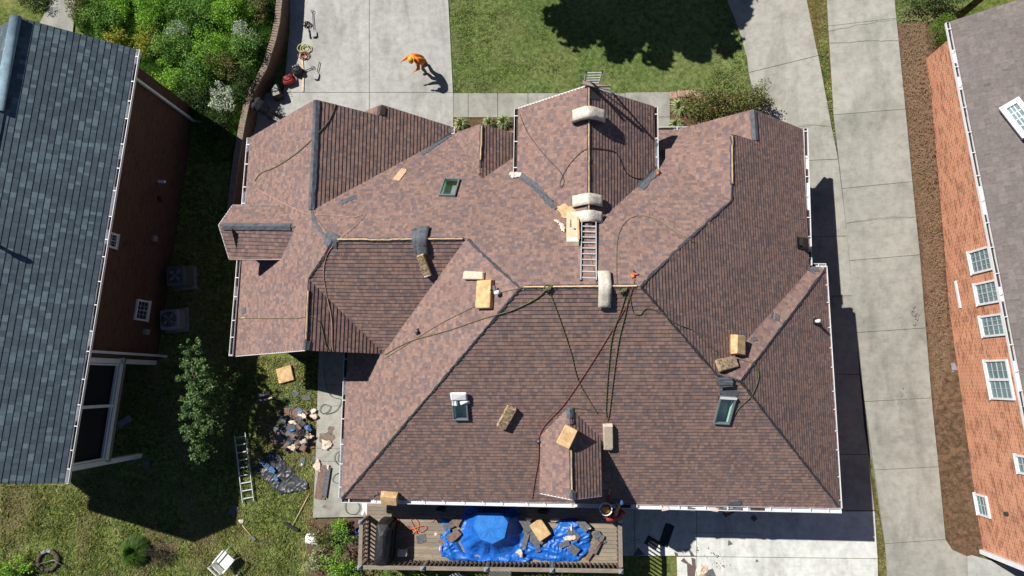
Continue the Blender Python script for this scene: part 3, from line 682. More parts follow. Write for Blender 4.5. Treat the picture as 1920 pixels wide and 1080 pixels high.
def block(a, b, w, h, m, label, cat='foam block', name='foam_block', onroof=True, lift=.0, bev=.02, tilt=0, group=None, end=None, frm=None, zoff=0):
    f, L = fr2(a, b, onroof, lift)
    if tilt: f = Fr(f.o, f.x, (f.z+f.y*tilt))
    f.o = f.o+V((0,0,zoff))
    t = thing(name, label, cat, f.o, group); mb = MB(); mb.box((0,0,h/2+.02),(L,w,h),f,bev=bev,jit=.015); mb.make('cushion', m, t)
    b2 = MB(); b2.box((0,0,.01),(L*.96,w*.94,.02),f,jit=.01); b2.make('base_pad', M_foamd if m is not M_foamd else M_dark, t)
    if end: e_ = MB(); e_.box((end*(L/2+.015),0,h/2+.02),(.05,w*.96,h*.95),f,bev=.015,jit=.01); e_.make('end_strip', M_wrap, t)
    return t
FB = 'foam roofing blocks'
block((915,526),(912,579),.6,.17,M_foam,'large tan foam block left of the main ridge with a nail gun on it',group=FB)
block((875,517),(910,518),.24,.12,M_foamp,'small pale pad above the large tan block left of the ridge',group=FB,end=-1)
block((789,474),(803,512),.26,.16,M_foamd,'dirty narrow block below the rolled grey shingles',group=FB,end=1)
block((960,760),(940,798),.33,.15,M_foamd,'dirty slanted block alone on the rear slope left of the dormer',group=FB)
block((1052,812),(1074,824),.62,.3,M_foam,'big tan foam block straddling the small rear dormer ridge',group=FB,lift=.02)
block((1139,793),(1140,836),.3,.14,M_foamp,'cream block lying upright at the right side of the rear dormer',group=FB,end=1)
block((1376,629),(1376,665),.42,.26,M_foam,'tan foam block just above the dirty block by the right hip',group=FB)
block((1342,688),(1376,679),.36,.14,M_foamd,'dirty block with scuffed face beside the right hip above the skylight',group=FB)
block((716,927),(747,930),.4,.28,M_foam,'tan foam block hanging over the rear gutter at left',group=FB,lift=-.02)
# cream board
f, L = fr2((742,339),(757,320)); mb = MB(); mb.box((0,0,.02),(L,.26,.02),f); t = thing('plywood_board','pale plywood board lying on the front slope left of the small skylight','board',f.o); mb.make('board',M_ply,t)
mb = MB(); mb.box((L/2+.02,0,.035),(.07,.2,.025),f); mb.make('cleat',M_ply,t)
# draped shingle bundles over a ridge
def bundle(px, along, across, label, m1=M_wrap, under=None, th=.09, name='shingle_bundle', over=True):
    """px: centre pixel on the ridge; along: world dir of the ridge; across: length over the ridge"""
    c, _ = RH(*px); al = V(along).normalized(); ac = V((-al.y, al.x, 0)); n = 14; L = across; w = .36; top=[]; 
    prof = []
    for i in range(n+1):
        s = (i/n-.5)*L; prof.append((s, c+ac*s))
    zs = [zr(p.x, p.y) for s, p in prof]; zs2 = [max(zs[max(0,i-2):i+3])*.45+zs[i]*.55+.03 for i in range(n+1)]
    t = thing(name, label, 'shingle bundle', c, 'wrapped shingle bundles draped over the ridges')
    for nm, m, k0, k1, ww in (('shingles', under or M_flash, .0, th*.85, w*.97), ('wrapper', m1, th*.4, th, w)):
        mb = MB(); vs = []
        for (s, p), z in zip(prof, zs2):
            for o in (-ww/2, -ww/6, ww/6, ww/2):
                for kk in (k0, k1): vs.append(V((p.x, p.y, z+kk+(.012 if abs(o) < ww/4 and kk == k1 else 0)+random.uniform(-.006,.006)))+al*o+(V((0,0,0))))
        m_ = 8; fs = []
        for i in range(n):
            a = i*m_; b = a+m_
            for j in range(3): fs += [(a+2*j+1, b+2*j+1, b+2*j+3, a+2*j+3), (a+2*j, a+2*j+2, b+2*j+2, b+2*j)]
            fs += [(a,b,b+1,a+1),(a+7,b+7,b+6,a+6)]
        fs += [(0,1,3,2),(2,3,5,4),(4,5,7,6)]; e_ = n*m_; fs += [(e_,e_+2,e_+3,e_+1),(e_+2,e_+4,e_+5,e_+3),(e_+4,e_+6,e_+7,e_+5)]
        mb.mesh(vs, fs, 0, True); mb.make(nm, m, t)
    return t
bundle((1102,374),(0,1,0),.95,'white wrapped bundle over the front gable ridge, upper of the two by the ladder top')
t = bundle((1100,406),(0,1,0),1.0,'white wrapped shingle bundle bent over the ridge right at the ladder top')
bundle((1134,540),(1,0,0),1.05,'white wrapped shingle bundle bent over the main ridge right of the ladder')
t = bundle((1104,216),(0,1,0),1.05,'white and blue wrapped shingle bundle near the front gable peak',under=M_wrapb,th=.3)
# cardboard, wrappers, carton
def crumple(name, poly, zf, amp, m, label, cat, res=.045, scale=5, group=None, parent=None, kind=None, edge=.1, th=0, seed=0, sharp=False, base=.012, loc=None, holes=.0):
    """irregular crumpled sheet over the pixel polygon; zf(x,y) gives the height it lies on"""
    pts = [P2(u, v, zf) for u, v in poly]; xs = [p.x for p in pts]; ys = [p.y for p in pts]
    nx = int((max(xs)-min(xs))/res)+2; ny = int((max(ys)-min(ys))/res)+2; x0, y0 = min(xs), min(ys)
    def inside(x, y):
        c = False; j = len(pts)-1; dmin = 9
        for i in range(len(pts)):
            a, b = pts[i], pts[j]
            if (a.y > y) != (b.y > y) and x < (b.x-a.x)*(y-a.y)/(b.y-a.y)+a.x: c = not c
            ex, ey = b.x-a.x, b.y-a.y; L2 = ex*ex+ey*ey+1e-9; tt = max(0,min(1,((x-a.x)*ex+(y-a.y)*ey)/L2)); dmin = min(dmin, math.hypot(x-a.x-ex*tt, y-a.y-ey*tt)); j = i
        return dmin if c else -dmin
    mb = MB(); idx = {}; vs = []
    for i in range(-2,nx+3):
        for j in range(-2,ny+3):
            x = x0+i*res; y = y0+j*res; w = .8*res*noise.noise(V((x*9, y*9, seed))); x += w; y += .8*res*noise.noise(V((x*9, y*9, seed+5)))
            dd = inside(x, y)+(.04 if name in ('plastic_sheet','blue_tarp') else 0)+.06*noise.noise(V((x*5,y*5,seed+9)))
            if dd < 0: continue
            wx_ = x+.35/scale*noise.noise(V((x*scale*.6,y*scale*.6,seed+7))); wy_ = y+.35/scale*noise.noise(V((x*scale*.6,y*scale*.6,seed+11)))
            sc_ = scale*.62; ca,sa = math.cos(seed*1.3+wx_),math.sin(seed*1.3+wx_)
            rr1 = (1-abs(noise.noise(V((wx_*sc_, wy_*sc_, seed+3))))*2)**3; rr2 = 0
            for kk in range(3):
                an = seed*1.7+kk*1.05+.5*noise.noise(V((x*sc_*.4,y*sc_*.4,kk))); c1_, s1_ = math.cos(an), math.sin(an)
                rr2 = max(rr2, max(0,1-abs(noise.noise(V(((wx_*c1_-wy_*s1_)*sc_*.7, (wx_*s1_+wy_*c1_)*sc_*2.2, seed+kk*9))))*3.2)**2)
            r2_ = noise.noise(V((x*sc_*.5, y*sc_*.5, seed+31)))
            h = amp*(max(0,rr1)*.45+.4*rr2+.5*r2_+.12)*sm(0, edge, dd)
            idx[(i,j)] = len(vs); vs.append(V((x, y, zf(x,y)+base+max(0,h))))
    fs = []
    for (i,j), k in idx.items():
        if (i+1,j) in idx and (i,j+1) in idx and (i+1,j+1) in idx: fs.append((k, idx[(i+1,j)], idx[(i+1,j+1)], idx[(i,j+1)]))
    mb.mesh(vs, fs, 0, not sharp); c = sum(pts, V((0,0,0)))/len(pts)
    if parent: return mb.make(name, m, parent)
    return single(mb, name, m, label, cat, loc or c, group, kind)
def P2(u, v, zf):
    z = zf(0,0) if zf.__name__ != 'zr' else 8
    for _ in range(10): p = P(u, v, z); z = z*.3+zf(p.x, p.y)*.7
    return P(u, v, z)
crumple('torn_cardboard', [(1042,388),(1063,378),(1066,386),(1078,384),(1086,398),(1078,410),(1055,412)], zr, .05, M_card, 'torn brown cardboard sheet beside the ladder top', 'cardboard', edge=.03, scale=3)
crumple('torn_wrapper', [(1036,411),(1050,413),(1060,425),(1062,440),(1052,436),(1044,420)], zr, .1, M_wrap, 'crumpled white wrapper left of the long carton', 'wrapper', edge=.05)
crumple('torn_wrapper', [(953,325),(966,320),(982,322),(976,334),(957,335)], zr, .12, M_wrap, 'crumpled white wrapper at the lower end of the centre gable left gutter', 'wrapper', edge=.05)
f, L = fr2((1073,406),(1074,462)); t = thing('carton','long cream cardboard carton with dark print left of the roof ladder','carton',f.o)
mb = MB(); mb.box((0,0,.1),(L,.37,.18),f,bev=.012,jit=.008); mb.make('box',M_cardl,t)
mb = MB(); mb.box((L/2-.1,0,.193),(.17,.33,.005),f); mb.make('shipping_label',M_whitep,t)
mb = MB()
for k in range(7): mb.box((-.3+k*.055,-.06,.194),(.035,.04 if k%2 else .055,.003),f)
mb.mesh([f.p(.16,.02,.196),f.p(.2,.09,.196),f.p(.13,.1,.196),f.p(.1,.04,.196)],[(0,1,2,3)])
mb.make('print',M_ink,t); mb = MB(); mb.box((-.02,.175,.205),(L*.9,.05,.02),f,jit=.01); mb.make('flap',M_card,t)
# stack of grey shingles
def gstack(a, b, w, n, label, m=M_flash, onroof=True, zoff=0):
    f, L = fr2(a, b, onroof); t = thing('shingle_stack', label, 'shingle stack', f.o)
    for k in range(n):
        mb = MB(); g = Fr(f.o+V((0,0,zoff)), f.x+f.y*random.uniform(-.1,.1), f.z); mb.box((random.uniform(-.05,.05),(k%3-1)*w*.28,.02+k*.016),(L,w*.42,.012),g,jit=.01); mb.make('shingle', m, t)
    return t
bundle((790,448),(1,0,0),.95,'stack of grey strip shingles laid across the left rear ridge',m1=M_flash,under=M_felt,th=.05,name='shingle_stack')
bundle((783,449),(1,.15,0),.8,'second grey strip shingle stack peeking out left under the crossing stack',m1=M_flash,under=M_felt,th=.03,name='shingle_stack')
gstack((1346,714),(1372,713),.32,8,'small stack of grey shingles at the junction of the right hips, above the skylight')
# nail guns / tools
def tool(px, ang, label, onroof=True, m=M_tin, name='nail_gun', s=1.0, zoff=0):
    p, n = RH(*px) if onroof else (G(*px), V((0,0,1))); p = p+V((0,0,zoff)); f = Fr(p, V((math.cos(ang),math.sin(ang),0)), n); t = thing(name, label, 'nail gun', p)
    mb = MB(); mb.box((0,0,.06*s),(.26*s,.09*s,.09*s),f,bev=.02); mb.make('body',m,t)
    mb = MB(); mb.cyl(f.p(.06*s,.03,.06),f.p(.04*s,.2*s,.05),.03*s,8); mb.make('handle',M_blackp,t)
    mb = MB(); mb.cyl(f.p(-.1*s,-.0,.06),f.p(-.12*s,-.14*s,.05),.065*s,12); mb.make('magazine',M_whitep if m is M_tin else M_orange,t); return t
tool((931,545),1.9,'nail gun lying on the edge of the large tan block left of the ridge',zoff=.14)
tool((1190,517),.4,'small reddish nail gun on the front slope near the right end of main ridge',m=M_pink,s=.8)
tool((713,924),2.2,'nail gun at the left end of the tan block over the rear gutter',zoff=.12)
tool((1236,326),.2,'black fitting with coiled hose end at the centre gable right gutter',m=M_black,s=.6)
# ladders
def ladder(pa, pb, w, label, nr, rr=.035, name='ladder', zup=V((0,0,1)), m=M_alu, platform=False):
    f = Fr(pa, pb-pa, zup); L = (pb-pa).length; t = thing(name, label, 'ladder', pa)
    for s in (-1,1):
        mb = MB(); mb.box((L/2,s*w/2,.05),(L,.03,.085),f,bev=.006); mb.make('rail',m,t)
        mb = MB(); mb.box((L-.03,s*w/2,.04),(.07,.045,.1),f,bev=.01); mb.make('foot',M_blackp,t)
    for k in range(nr):
        mb = MB(); x = L*(k+.5)/nr; mb.box((x,0,.05),(.045,w-.03,.03),f,bev=.008); mb.make('rung',m,t)
    return t
la = HIT(1104,414,pN); lb = HIT(1103.5,531,pN); n1 = V((0,.8,1)).normalized()
ladder(la+n1*.04, lb+n1*.04, .44, 'aluminium ladder lying on the front slope from the main ridge to the gable ridge', 11, zup=n1)
# ladder standing against front gable
pk = e['G6L'][0]; top = P(1114,150,pk.z+.75)
lt = ladder(V((top.x+.2,top.y+2.2,.0)), top+V((0,0,0)), .5, 'ladder propped against the front gable, its top rungs showing above the peak', 20, zup=V((0,1,.25)))
mb = MB(); a0 = V((pk.x-.25,pk.y+.03,pk.z+.05)); mb.box((0,0,0),(.9,.12,.05),Fr(V((pk.x+.25,pk.y-.05,pk.z+.08)),V((1,-.25,-.1)))); single(mb,'wood_plank',M_deck,'weathered plank fixed across the front gable peak under the ladder top','plank',V((pk.x+.25,pk.y,pk.z)))
# ------------------------------------------------------------------ GROUND
def polyflat(mb, px, zf, lift, mi=0): 
    pts = [P2(u, v, zf)+V((0,0,lift)) for u, v in px]; t = tessellate_polygon([pts]); mb.mesh(pts, t, mi)
gm = MB(); S_ = .3; xs0,xs1,ys0,ys1 = -30,28,-22,26
vs=[]; nx=int((xs1-xs0)/S_); ny=int((ys1-ys0)/S_)
for i in range(nx+1):
    for j in range(ny+1):
        x=xs0+i*S_; y=ys0+j*S_; vs.append((x,y,gh(x,y)-.03-(.28*min(1,max(0,x-6.5)) if x<17.5 else .1)*(1 if y>-3 else 0)+.025*noise.noise(V((x*.8,y*.8,0)))))
gm.mesh(vs,[(i*(ny+1)+j,(i+1)*(ny+1)+j,(i+1)*(ny+1)+j+1,i*(ny+1)+j+1) for i in range(nx) for j in range(ny)],0,True)
for a,b,c,d_ in ((-300,xs0,-300,300),(xs1,300,-300,300),(xs0,xs1,-300,ys0),(xs0,xs1,ys1,300)):
    z = ZL-.03 if a==-300 else -.04; gm.mesh([(a,c,z),(b,c,z),(b,d_,z),(a,d_,z)],[(0,1,2,3)])
tag(gm.make('ground', M_yard), kind='structure')
z0f = lambda x, y: 0.0
zgr = lambda x, y: gr(x, y)
mb = MB(); polyflat(mb,[(838,-60),(1340,-60),(1340,174),(850,174),(840,0)],zgr,.004); polyflat(mb,[(1340,-60),(1354,-60),(1362,0),(1386,60),(1340,60)],zgr,.004); polyflat(mb,[(1340,60),(1386,60),(1401,110),(1408,160),(1410,176),(1340,174)],zgr,.004); tag(mb.make('front_lawn',M_grass),kind='structure')
mb = MB(); polyflat(mb,[(1670,-60),(1900,-60),(1800,20),(1765,40),(1683,44),(1675,0)],zgr,.004); tag(mb.make('side_lawn',M_grass),kind='structure')
mb = MB(); polyflat(mb,[(1680,38),(1765,30),(1850,60),(1860,1040),(1815,1045),(1765,1030),(1750,800),(1720,420),(1695,200)],zgr,.008); tag(mb.make('mulch_bed',M_mulch),kind='structure')
mb = MB(); polyflat(mb,[(845,219),(1256,219),(1256,330),(845,330)],zgr,.012); polyflat(mb,[(1256,170),(1312,168),(1340,174),(1340,260),(1256,260)],zgr,.014); polyflat(mb,[(1340,174),(1408,176),(1410,260),(1340,260)],zgr,.014); tag(mb.make('front_bed',M_mulch),kind='structure')
mb = MB(); polyflat(mb,[(1510,-60),(1546,-60),(1558,150),(1574,300),(1570,306),(1556,230),(1530,90),(1512,0)],zgr,.012)
polyflat(mb,[(1634,890),(1640,920),(1668,1080),(1680,1180),(1640,1180),(1638,960)],zgr,.014); tag(mb.make('dry_grass_strip',M_straw),kind='structure')
# paving: slabs over a dark bed so that joints are real gaps
def inset(pts, k):
    n=len(pts); ar=sum(pts[i].x*pts[(i+1)%n].y-pts[(i+1)%n].x*pts[i].y for i in range(n)); sg=1 if ar>0 else -1; out=[]
    for i in range(n):
        a,b,c=pts[i-1],pts[i],pts[(i+1)%n]; e1=(b-a); e2=(c-b); e1.z=e2.z=0
        if e1.length<1e-6 or e2.length<1e-6: out.append(b); continue
        e1.normalize(); e2.normalize(); n1=V((-e1.y,e1.x,0))*sg; n2=V((-e2.y,e2.x,0))*sg; m=(n1+n2)
        if m.length<1e-3: out.append(b+n1*k); continue
        m.normalize(); out.append(b+m*(k/max(.4,m.dot(n1))))
    return out
def paving(name, slabs, m, zf=zgr, top=.045, k=.01, bed=True, deep=.0):
    mb = MB(); bb = MB()
    for px in slabs:
        pts=[P2(u,v,zf) for u,v in px]; q=[p+V((0,0,.012-deep)) for p in inset(pts,k)]
        mb.prism(q,(0,0,top-.012+deep)); 
        if bed: bb.mesh([p+V((0,0,.02)) for p in pts],tessellate_polygon([pts]))
    o = tag(mb.make(name, m), kind='structure')
    if bed: tag(bb.make(name+'_joints', M_joint, o), None)
    return o
paving('garage_driveway',[[(560,-60),(693,-60),(693,174),(532,174),(543,60),(545,-60)],[(693,-60),(838,-60),(841,0),(850,174),(693,174)],[(470,174),(693,174),(693,400),(440,400),(440,300)],[(693,174),(850,174),(851,330),(693,330)]],M_con)
paving('front_walk',[[(850,175),(878,175),(878,221),(850,221)]]+[[(a,175),(b,175),(b,221),(a,221)] for a,b in ((878,933),(933,990),(990,1047),(1047,1110),(1110,1172))]+[[(1172,174),(1256,173),(1256,220),(1172,221)],[(1228,220),(1256,220),(1256,262),(1228,262)]],M_con2)
paving('curved_driveway',[[(1352,-60),(1508,-60),(1512,0),(1530,90),(1534,105),(1403,137),(1400,110),(1386,60),(1362,0)],[(1403,137),(1534,105),(1548,180),(1557,230),(1571,299),(1408,306),(1412,230),(1408,160)],[(1408,306),(1571,299),(1583,400),(1588,443),(1408,446)],[(1408,446),(1588,443),(1598,555),(1408,556)],[(1408,556),(1598,555),(1611,702),(1408,700)],[(1408,700),(1611,702),(1620,800),(1628,852),(1408,850)],[(1408,850),(1628,852),(1639,957),(1408,957)]],M_con2,deep=.3)
NL=[(1546,-60),(1552,50),(1562,216),(1578,354),(1592,489),(1602,624),(1620,753),(1638,881),(1658,1019),(1669,1180)]
NR=[(1670,-60),(1680,35),(1697,205),(1710,341),(1724,478),(1735,615),(1746,746),(1759,875),(1772,1011),(1810,1045)]
sl=[[NL[i],NR[i],NR[i+1],NL[i+1]] for i in range(8)]+[[NL[8],NR[8],(1785,1030),(1812,1042),(1815,1180),NL[9]]]
paving('neighbour_driveway',sl,M_con2,k=.008,deep=.3)
paving('rear_slab',[[(1100,940),(1190,940),(1190,1042),(1100,1042)],[(1190,940),(1306,940),(1306,1042),(1190,1042)],[(1306,940),(1560,940),(1560,958),(1639,958),(1645,1047),(1306,1043)],[(1268,1043),(1306,1043),(1306,1180),(1272,1180)],[(1306,1043),(1645,1047),(1648,1180),(1306,1180)]],M_con4)
paving('end_slab',[[(1812,1042),(1822,1040),(2100,1120),(2100,1180),(1815,1180)]],M_con)
mb = MB()
for px in ([(1552,60),(1600,50),(1640,43),(1682,37)],[(1555,82),(1620,78),(1690,76)],[(1586,419),(1650,408),(1718,407)],[(1495,235),(1530,234),(1560,240)],[(1300,998),(1420,1000)]):
    for (a,b),(c,dd) in zip(samp(px,14),samp(px,14)[1:]):
        p=G(a,b+random.uniform(-1.5,1.5))+V((0,0,.05)); q=G(c,dd)+V((0,0,.05)); nn=V((-(q-p).y,(q-p).x,0)).normalized()*.006; mb.mesh([p-nn,q-nn,q+nn,p+nn],[(0,1,2,3)])
tag(mb.make('pavement_cracks',M_crack),kind='structure')
zp = lambda x, y: .82
paving('patio',[[(597,722),(700,722),(700,761),(596,761)],[(596,761),(700,761),(700,843),(594,840)],[(594,840),(700,843),(700,866),(593,864)],[(593,864),(700,866),(692,968),(588,970)],[(600,640),(760,640),(760,722),(597,722)]],M_con3,zf=lambda x,y:.72,top=.1,k=.006)
mb = MB(); rr = random.Random(3)
for cx_,cy_,sx_,sy_ in ((1690,740,10,22),(1702,775,8,14),(1680,815,12,26),(1668,860,7,9),(1712,590,6,14)):
    for k in range(7):
        u=cx_+rr.gauss(0,sx_*.6); v_=cy_+rr.gauss(0,sy_*.6); q=rr.uniform(1.5,5)
        p=[G(u+math.cos(a)*q*rr.uniform(.5,1.3),v_+math.sin(a)*q*1.4*rr.uniform(.5,1.3))+V((0,0,.052)) for a in [i2*math.pi/5 for i2 in range(10)]]; mb.mesh(p,tessellate_polygon([p]))
o_ = tag(mb.make('oil_stain',plain('oil_stain',(.245,.24,.213),1,.25,14)),kind='structure')
# retaining wall
rw = MB(); cp = MB(); o = []
for i,p in enumerate(WT):
    t_=(WT[min(i+1,len(WT)-1)]-WT[max(i-1,0)]).normalized(); nn=V((t_.y,-t_.x,0)); nn = nn if nn.x<0 else -nn; o.append((V((p.x,p.y,0)),nn))
for (a,n1_),(b,n2_) in zip(o,o[1:]):
    wallq(rw,a,b,-.1,.88); wallq(rw,a+n1_*.3,b+n2_*.3,-.1,.88)
    L=(b-a).length; k=max(1,int(L/.11))
    for j in range(k):
        c0=a+(b-a)*((j+.05)/k); c1=a+(b-a)*((j+.95)/k); m0=n1_*(-.02); 
        cp.prism([c0-n1_*.02+V((0,0,.88)),c1-n1_*.02+V((0,0,.88)),c1+n2_*.24+V((0,0,.88)),c0+n1_*.24+V((0,0,.88))],(0,0,.07+random.uniform(-.006,.006)))
rt = thing('retaining_wall','curved brown brick retaining wall holding the planted bed beside the driveway','wall',V((WT[3].x,WT[3].y,0)))
rw.make('wall_face',M_brick_w,rt); cp.make('coping',M_capst,rt)
# ------------------------------------------------------------------ side buildings
def lerp(a,b,t): return a+(b-a)*t
def side_house(nm, lab, ea, eb, ze, out, p, depth, zg, mroof, mbrick, ext0, ext1, ridge=True):
    """ea, eb: eave pixels top/bottom; out: +1 when the eave faces +x"""
    A=P(*ea,ze); B=P(*eb,ze); dr=(B-A).normalized(); A=A-dr*ext0; B=B+dr*ext1; inn=V((-dr.y,dr.x,0)); inn = inn if inn.x*out<0 else -inn
    h=thing(nm,lab,'house',V((A.x,A.y,zg))); R0=A+inn*depth+V((0,0,p*depth)); R1=B+inn*depth+V((0,0,p*depth)); C0=A+inn*depth*2; C1=B+inn*depth*2
    rb=MB(); shingles(rb,[A,B,R1,R0],.19,.013,reg=False); shingles(rb,[R0,R1,C1,C0],.19,.013,reg=False); r=rb.make('roof',mroof,h)
    ub=MB(); underside(ub,[A,B,R1,R0]); underside(ub,[R0,R1,C1,C0]); ub.make('fascia',M_under,r)
    gutter(h,A+dz,B+dz,-inn)
    wa=A+inn*.35+dr*.3; wb_=B+inn*.35-dr*.3; wc=C0-inn*.35+dr*.3; wd=C1-inn*.35-dr*.3
    return h,A,B,dr,inn,r,wa,wb_,wc,wd,R0,R1
# left house
hL,A,B,dr,inn,rL,wa,wb_,wc,wd,R0,R1 = side_house('brick_house','neighbour house with blue grey shingles and shaded brown brick wall at left',(254,92),(119,907),5.6,1,.65,2.95,.6,MS_blue,None,0,0)
def wallpt(u,v,a,dr):       # intersect pixel ray with the vertical wall plane through a along dr
    n=V((dr.y,-dr.x,0)); r=ray(u,v); t=(a-CAMP).dot(n)/r.dot(n); p=CAMP+r*t; return (p-a).dot(dr), p.z
Lw=(wb_-wa).length
sp = wallpt(160,668,wa,dr)[0]     # porch starts here
w=MB(); pt=lambda s: wa+dr*s
wallq(w,pt(0),pt(sp),.3,5.5); wallq(w,wa,wc,.3,5.5); wallq(w,pt(sp),pt(sp)+inn*3,.3,5.5)
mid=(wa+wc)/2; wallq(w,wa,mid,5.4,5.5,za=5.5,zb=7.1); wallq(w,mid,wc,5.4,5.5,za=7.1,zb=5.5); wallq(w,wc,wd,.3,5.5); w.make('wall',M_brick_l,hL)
# porch: posts, beams, screens, open lower level
pm=MB(); sc=MB()
fx=Fr(V((wa.x,wa.y,0)),dr)
sgn = 1 if fx.y.dot(inn)>0 else -1
def pbox(m_,s0,s1,d0,d1,z0,z1): m_.box(((s0+s1)/2,sgn*(d0+d1)/2,(z0+z1)/2),(abs(s1-s0),abs(d1-d0),abs(z1-z0)),fx)
E_=Lw-.05
for s in (sp+.12,E_): pbox(pm,s-.09,s+.09,.0,.18,.4,5.45)
smid=(sp+E_)/2-.15; pbox(pm,smid-.05,smid+.05,.02,.14,3.0,5.45)
pbox(pm,sp,E_,.0,.14,2.85,3.05); pbox(pm,sp+.2,E_-.1,.01,.1,3.12,3.18)
for s in (sp+.26,E_-.14): pbox(pm,s-.03,s+.03,.01,.1,3.1,5.4)
pm.make('porch_frame',M_white,hL)
pbox(sc,sp+.1,E_,.2,.22,3.0,5.45); sc.make('porch_screen',M_screen,hL)
fl=MB(); pbox(fl,sp,E_,.0,4.0,2.7,2.82); fl.make('porch_floor',M_rail,hL)
bw=MB(); pbox(bw,sp,E_,2.9,3.0,.3,2.7); pbox(bw,E_-.1,E_,.2,4.2,3.0,5.5); bw.make('porch_rear_wall',M_screen,hL)
def downspout(a,z0,z1,parent,out,elbow=True):
    mb=MB(); b=a+out*.08; mb.box((b.x,b.y,(z0+z1)/2),(.09,.09,z1-z0)); mb.tube([V((b.x,b.y,z1)),V((a.x+out.x*.35,a.y+out.y*.35,z1+.18))],.045,6)
    if elbow: mb.tube([V((b.x,b.y,z0+.05)),V((b.x+out.x*.35,b.y+out.y*.35,z0-.03))],.05,6)
    return mb.make('downspout',M_white,parent)
ou=-inn
s_=wallpt(330,205,wa,dr)[0]; downspout(pt(max(.2,s_)),.75,5.4,hL,ou); downspout(pt(sp-.18),.75,5.4,hL,ou)
def window(parent,a,dr,ou,s0,s1,z0,z1,cols,rows,glass,split=False,deep=.02):
    f=Fr(V((a.x,a.y,0)),dr); sg=1 if f.y.dot(ou)>0 else -1; c=(s0+s1)/2; w_=s1-s0; h_=z1-z0; t=.07
    mb=MB()
    B_=lambda m_,x,z,sx,sz,d,dp: m_.box((x,sg*d,z),(sx,dp,sz),f)
    B_(mb,c,z1-t/2,w_,t,deep,.1);B_(mb,c,z0+t/2,w_,t,deep,.1);B_(mb,s0+t/2,(z0+z1)/2,t,h_-2*t,deep,.1);B_(mb,s1-t/2,(z0+z1)/2,t,h_-2*t,deep,.1)
    if split: B_(mb,c,(z0+z1)/2,.09,h_-2*t,deep-.002,.1)
    o_=mb.make('window',M_white,parent)
    g=MB(); B_(g,c,(z0+z1)/2,w_-2*t,h_-2*t,deep-.015,.02); g.make('pane',glass,o_)
    m2=MB()
    for k in range(1,cols): B_(m2,s0+t+(w_-2*t)*k/cols,(z0+z1)/2,.014 if not(k*2==cols) else .035,h_-2*t,deep+.004,.02)
    for k in range(1,rows): B_(m2,c,z0+t+(h_-2*t)*k/rows,w_-2*t,.014 if not (k*2==rows) else .03,deep+.006,.02)
    m2.make('muntin',M_munt,o_)
    s2=MB(); B_(s2,c,z0-.02,w_+.04,.03,.04,.1); s2.make('sill',M_white,o_)
    return o_
def pxwin(h,a,dr,ou,quad,cols,rows,glass,split=False,zmax=99):
    q=[wallpt(u,v,a,dr) for u,v in quad]; s=[x[0] for x in q]; z=[x[1] for x in q]
    ss=sorted(s); zz=sorted(z); return window(h,a,dr,ou,(ss[0]+ss[1])/2,(ss[2]+ss[3])/2,(zz[0]+zz[1])/2,min(zmax,(zz[2]+zz[3])/2),cols,rows,glass,split)
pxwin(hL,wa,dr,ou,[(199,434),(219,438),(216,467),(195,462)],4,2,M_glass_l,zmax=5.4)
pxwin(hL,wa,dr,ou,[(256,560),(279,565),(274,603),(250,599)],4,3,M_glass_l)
def wallbox(u,v,w_,h_,dp,m_,nm,a,dr,ou,h,s_off=0):
    s,z=wallpt(u,v,a,dr); f=Fr(V((a.x,a.y,0)),dr); sg=1 if f.y.dot(ou)>0 else -1
    mb=MB(); mb.box((s,sg*dp/2,z),(w_,dp,h_),f,bev=.01); return mb.make(nm,m_,h)
wallbox(287,447,.22,.28,.12,M_acb,'wall_vent',wa,dr,ou,hL); wallbox(271,622,.22,.3,.14,M_acb,'meter_box',wa,dr,ou,hL); wallbox(296,340,.1,.1,.3,M_white,'wall_vent',wa,dr,ou,hL); wallbox(297,373,.18,.18,.1,M_blackp,'wall_vent',wa,dr,ou,hL)
# ridge vent on left house
RN=V((0,0,1)); rv=MB(); f=Fr(R0,R1-R0); Lr=3.3
for k in range(9):
    g=math.pi*k/8; 
vs=[]; 
for s in (0,Lr):
    for k in range(9):
        g=math.pi*k/8; vs.append(f.p(s,.2*math.cos(g),.0+.12*math.sin(g)))
rv.mesh(vs,[(k,k+1,k+10,k+9) for k in range(8)]+[tuple(range(9)),tuple(range(17,8,-1))],0,True); rv.make('ridge_vent',plain('pale_blue_ridge',(.22,.32,.38),.85,.3,4,bmp=.4),hL)
f=Fr(R0+(R1-R0).normalized()*Lr,R1-R0); rv=MB(); Lq=(R1-R0).length-Lr
rv.mesh([f.p(s,o_,z) for s in (0,Lq) for o_,z in ((-.16,-.06),(0,.05),(.16,-.06))],[(0,1,4,3),(1,2,5,4)]); rv.make('ridge_cap',MS_blue if False else plain('blue_ridge_cap',(.07,.1,.13),.9,.3,5),hL)
nB=(inn*-1*.72+V((0,0,1))).normalized(); pv=HIT(6,458,(0,0,6.7)); mb=MB()
pz=5.6+.65*((pv-A).dot(inn)); pv.z=pz; mb.cyl(pv-V((0,0,.2)),pv+V((0,0,.55)),.06,10); mb.cyl(pv+V((0,0,.5)),pv+V((0,0,.6)),.1,10); mb.make('vent_pipe',M_blackp,hL)
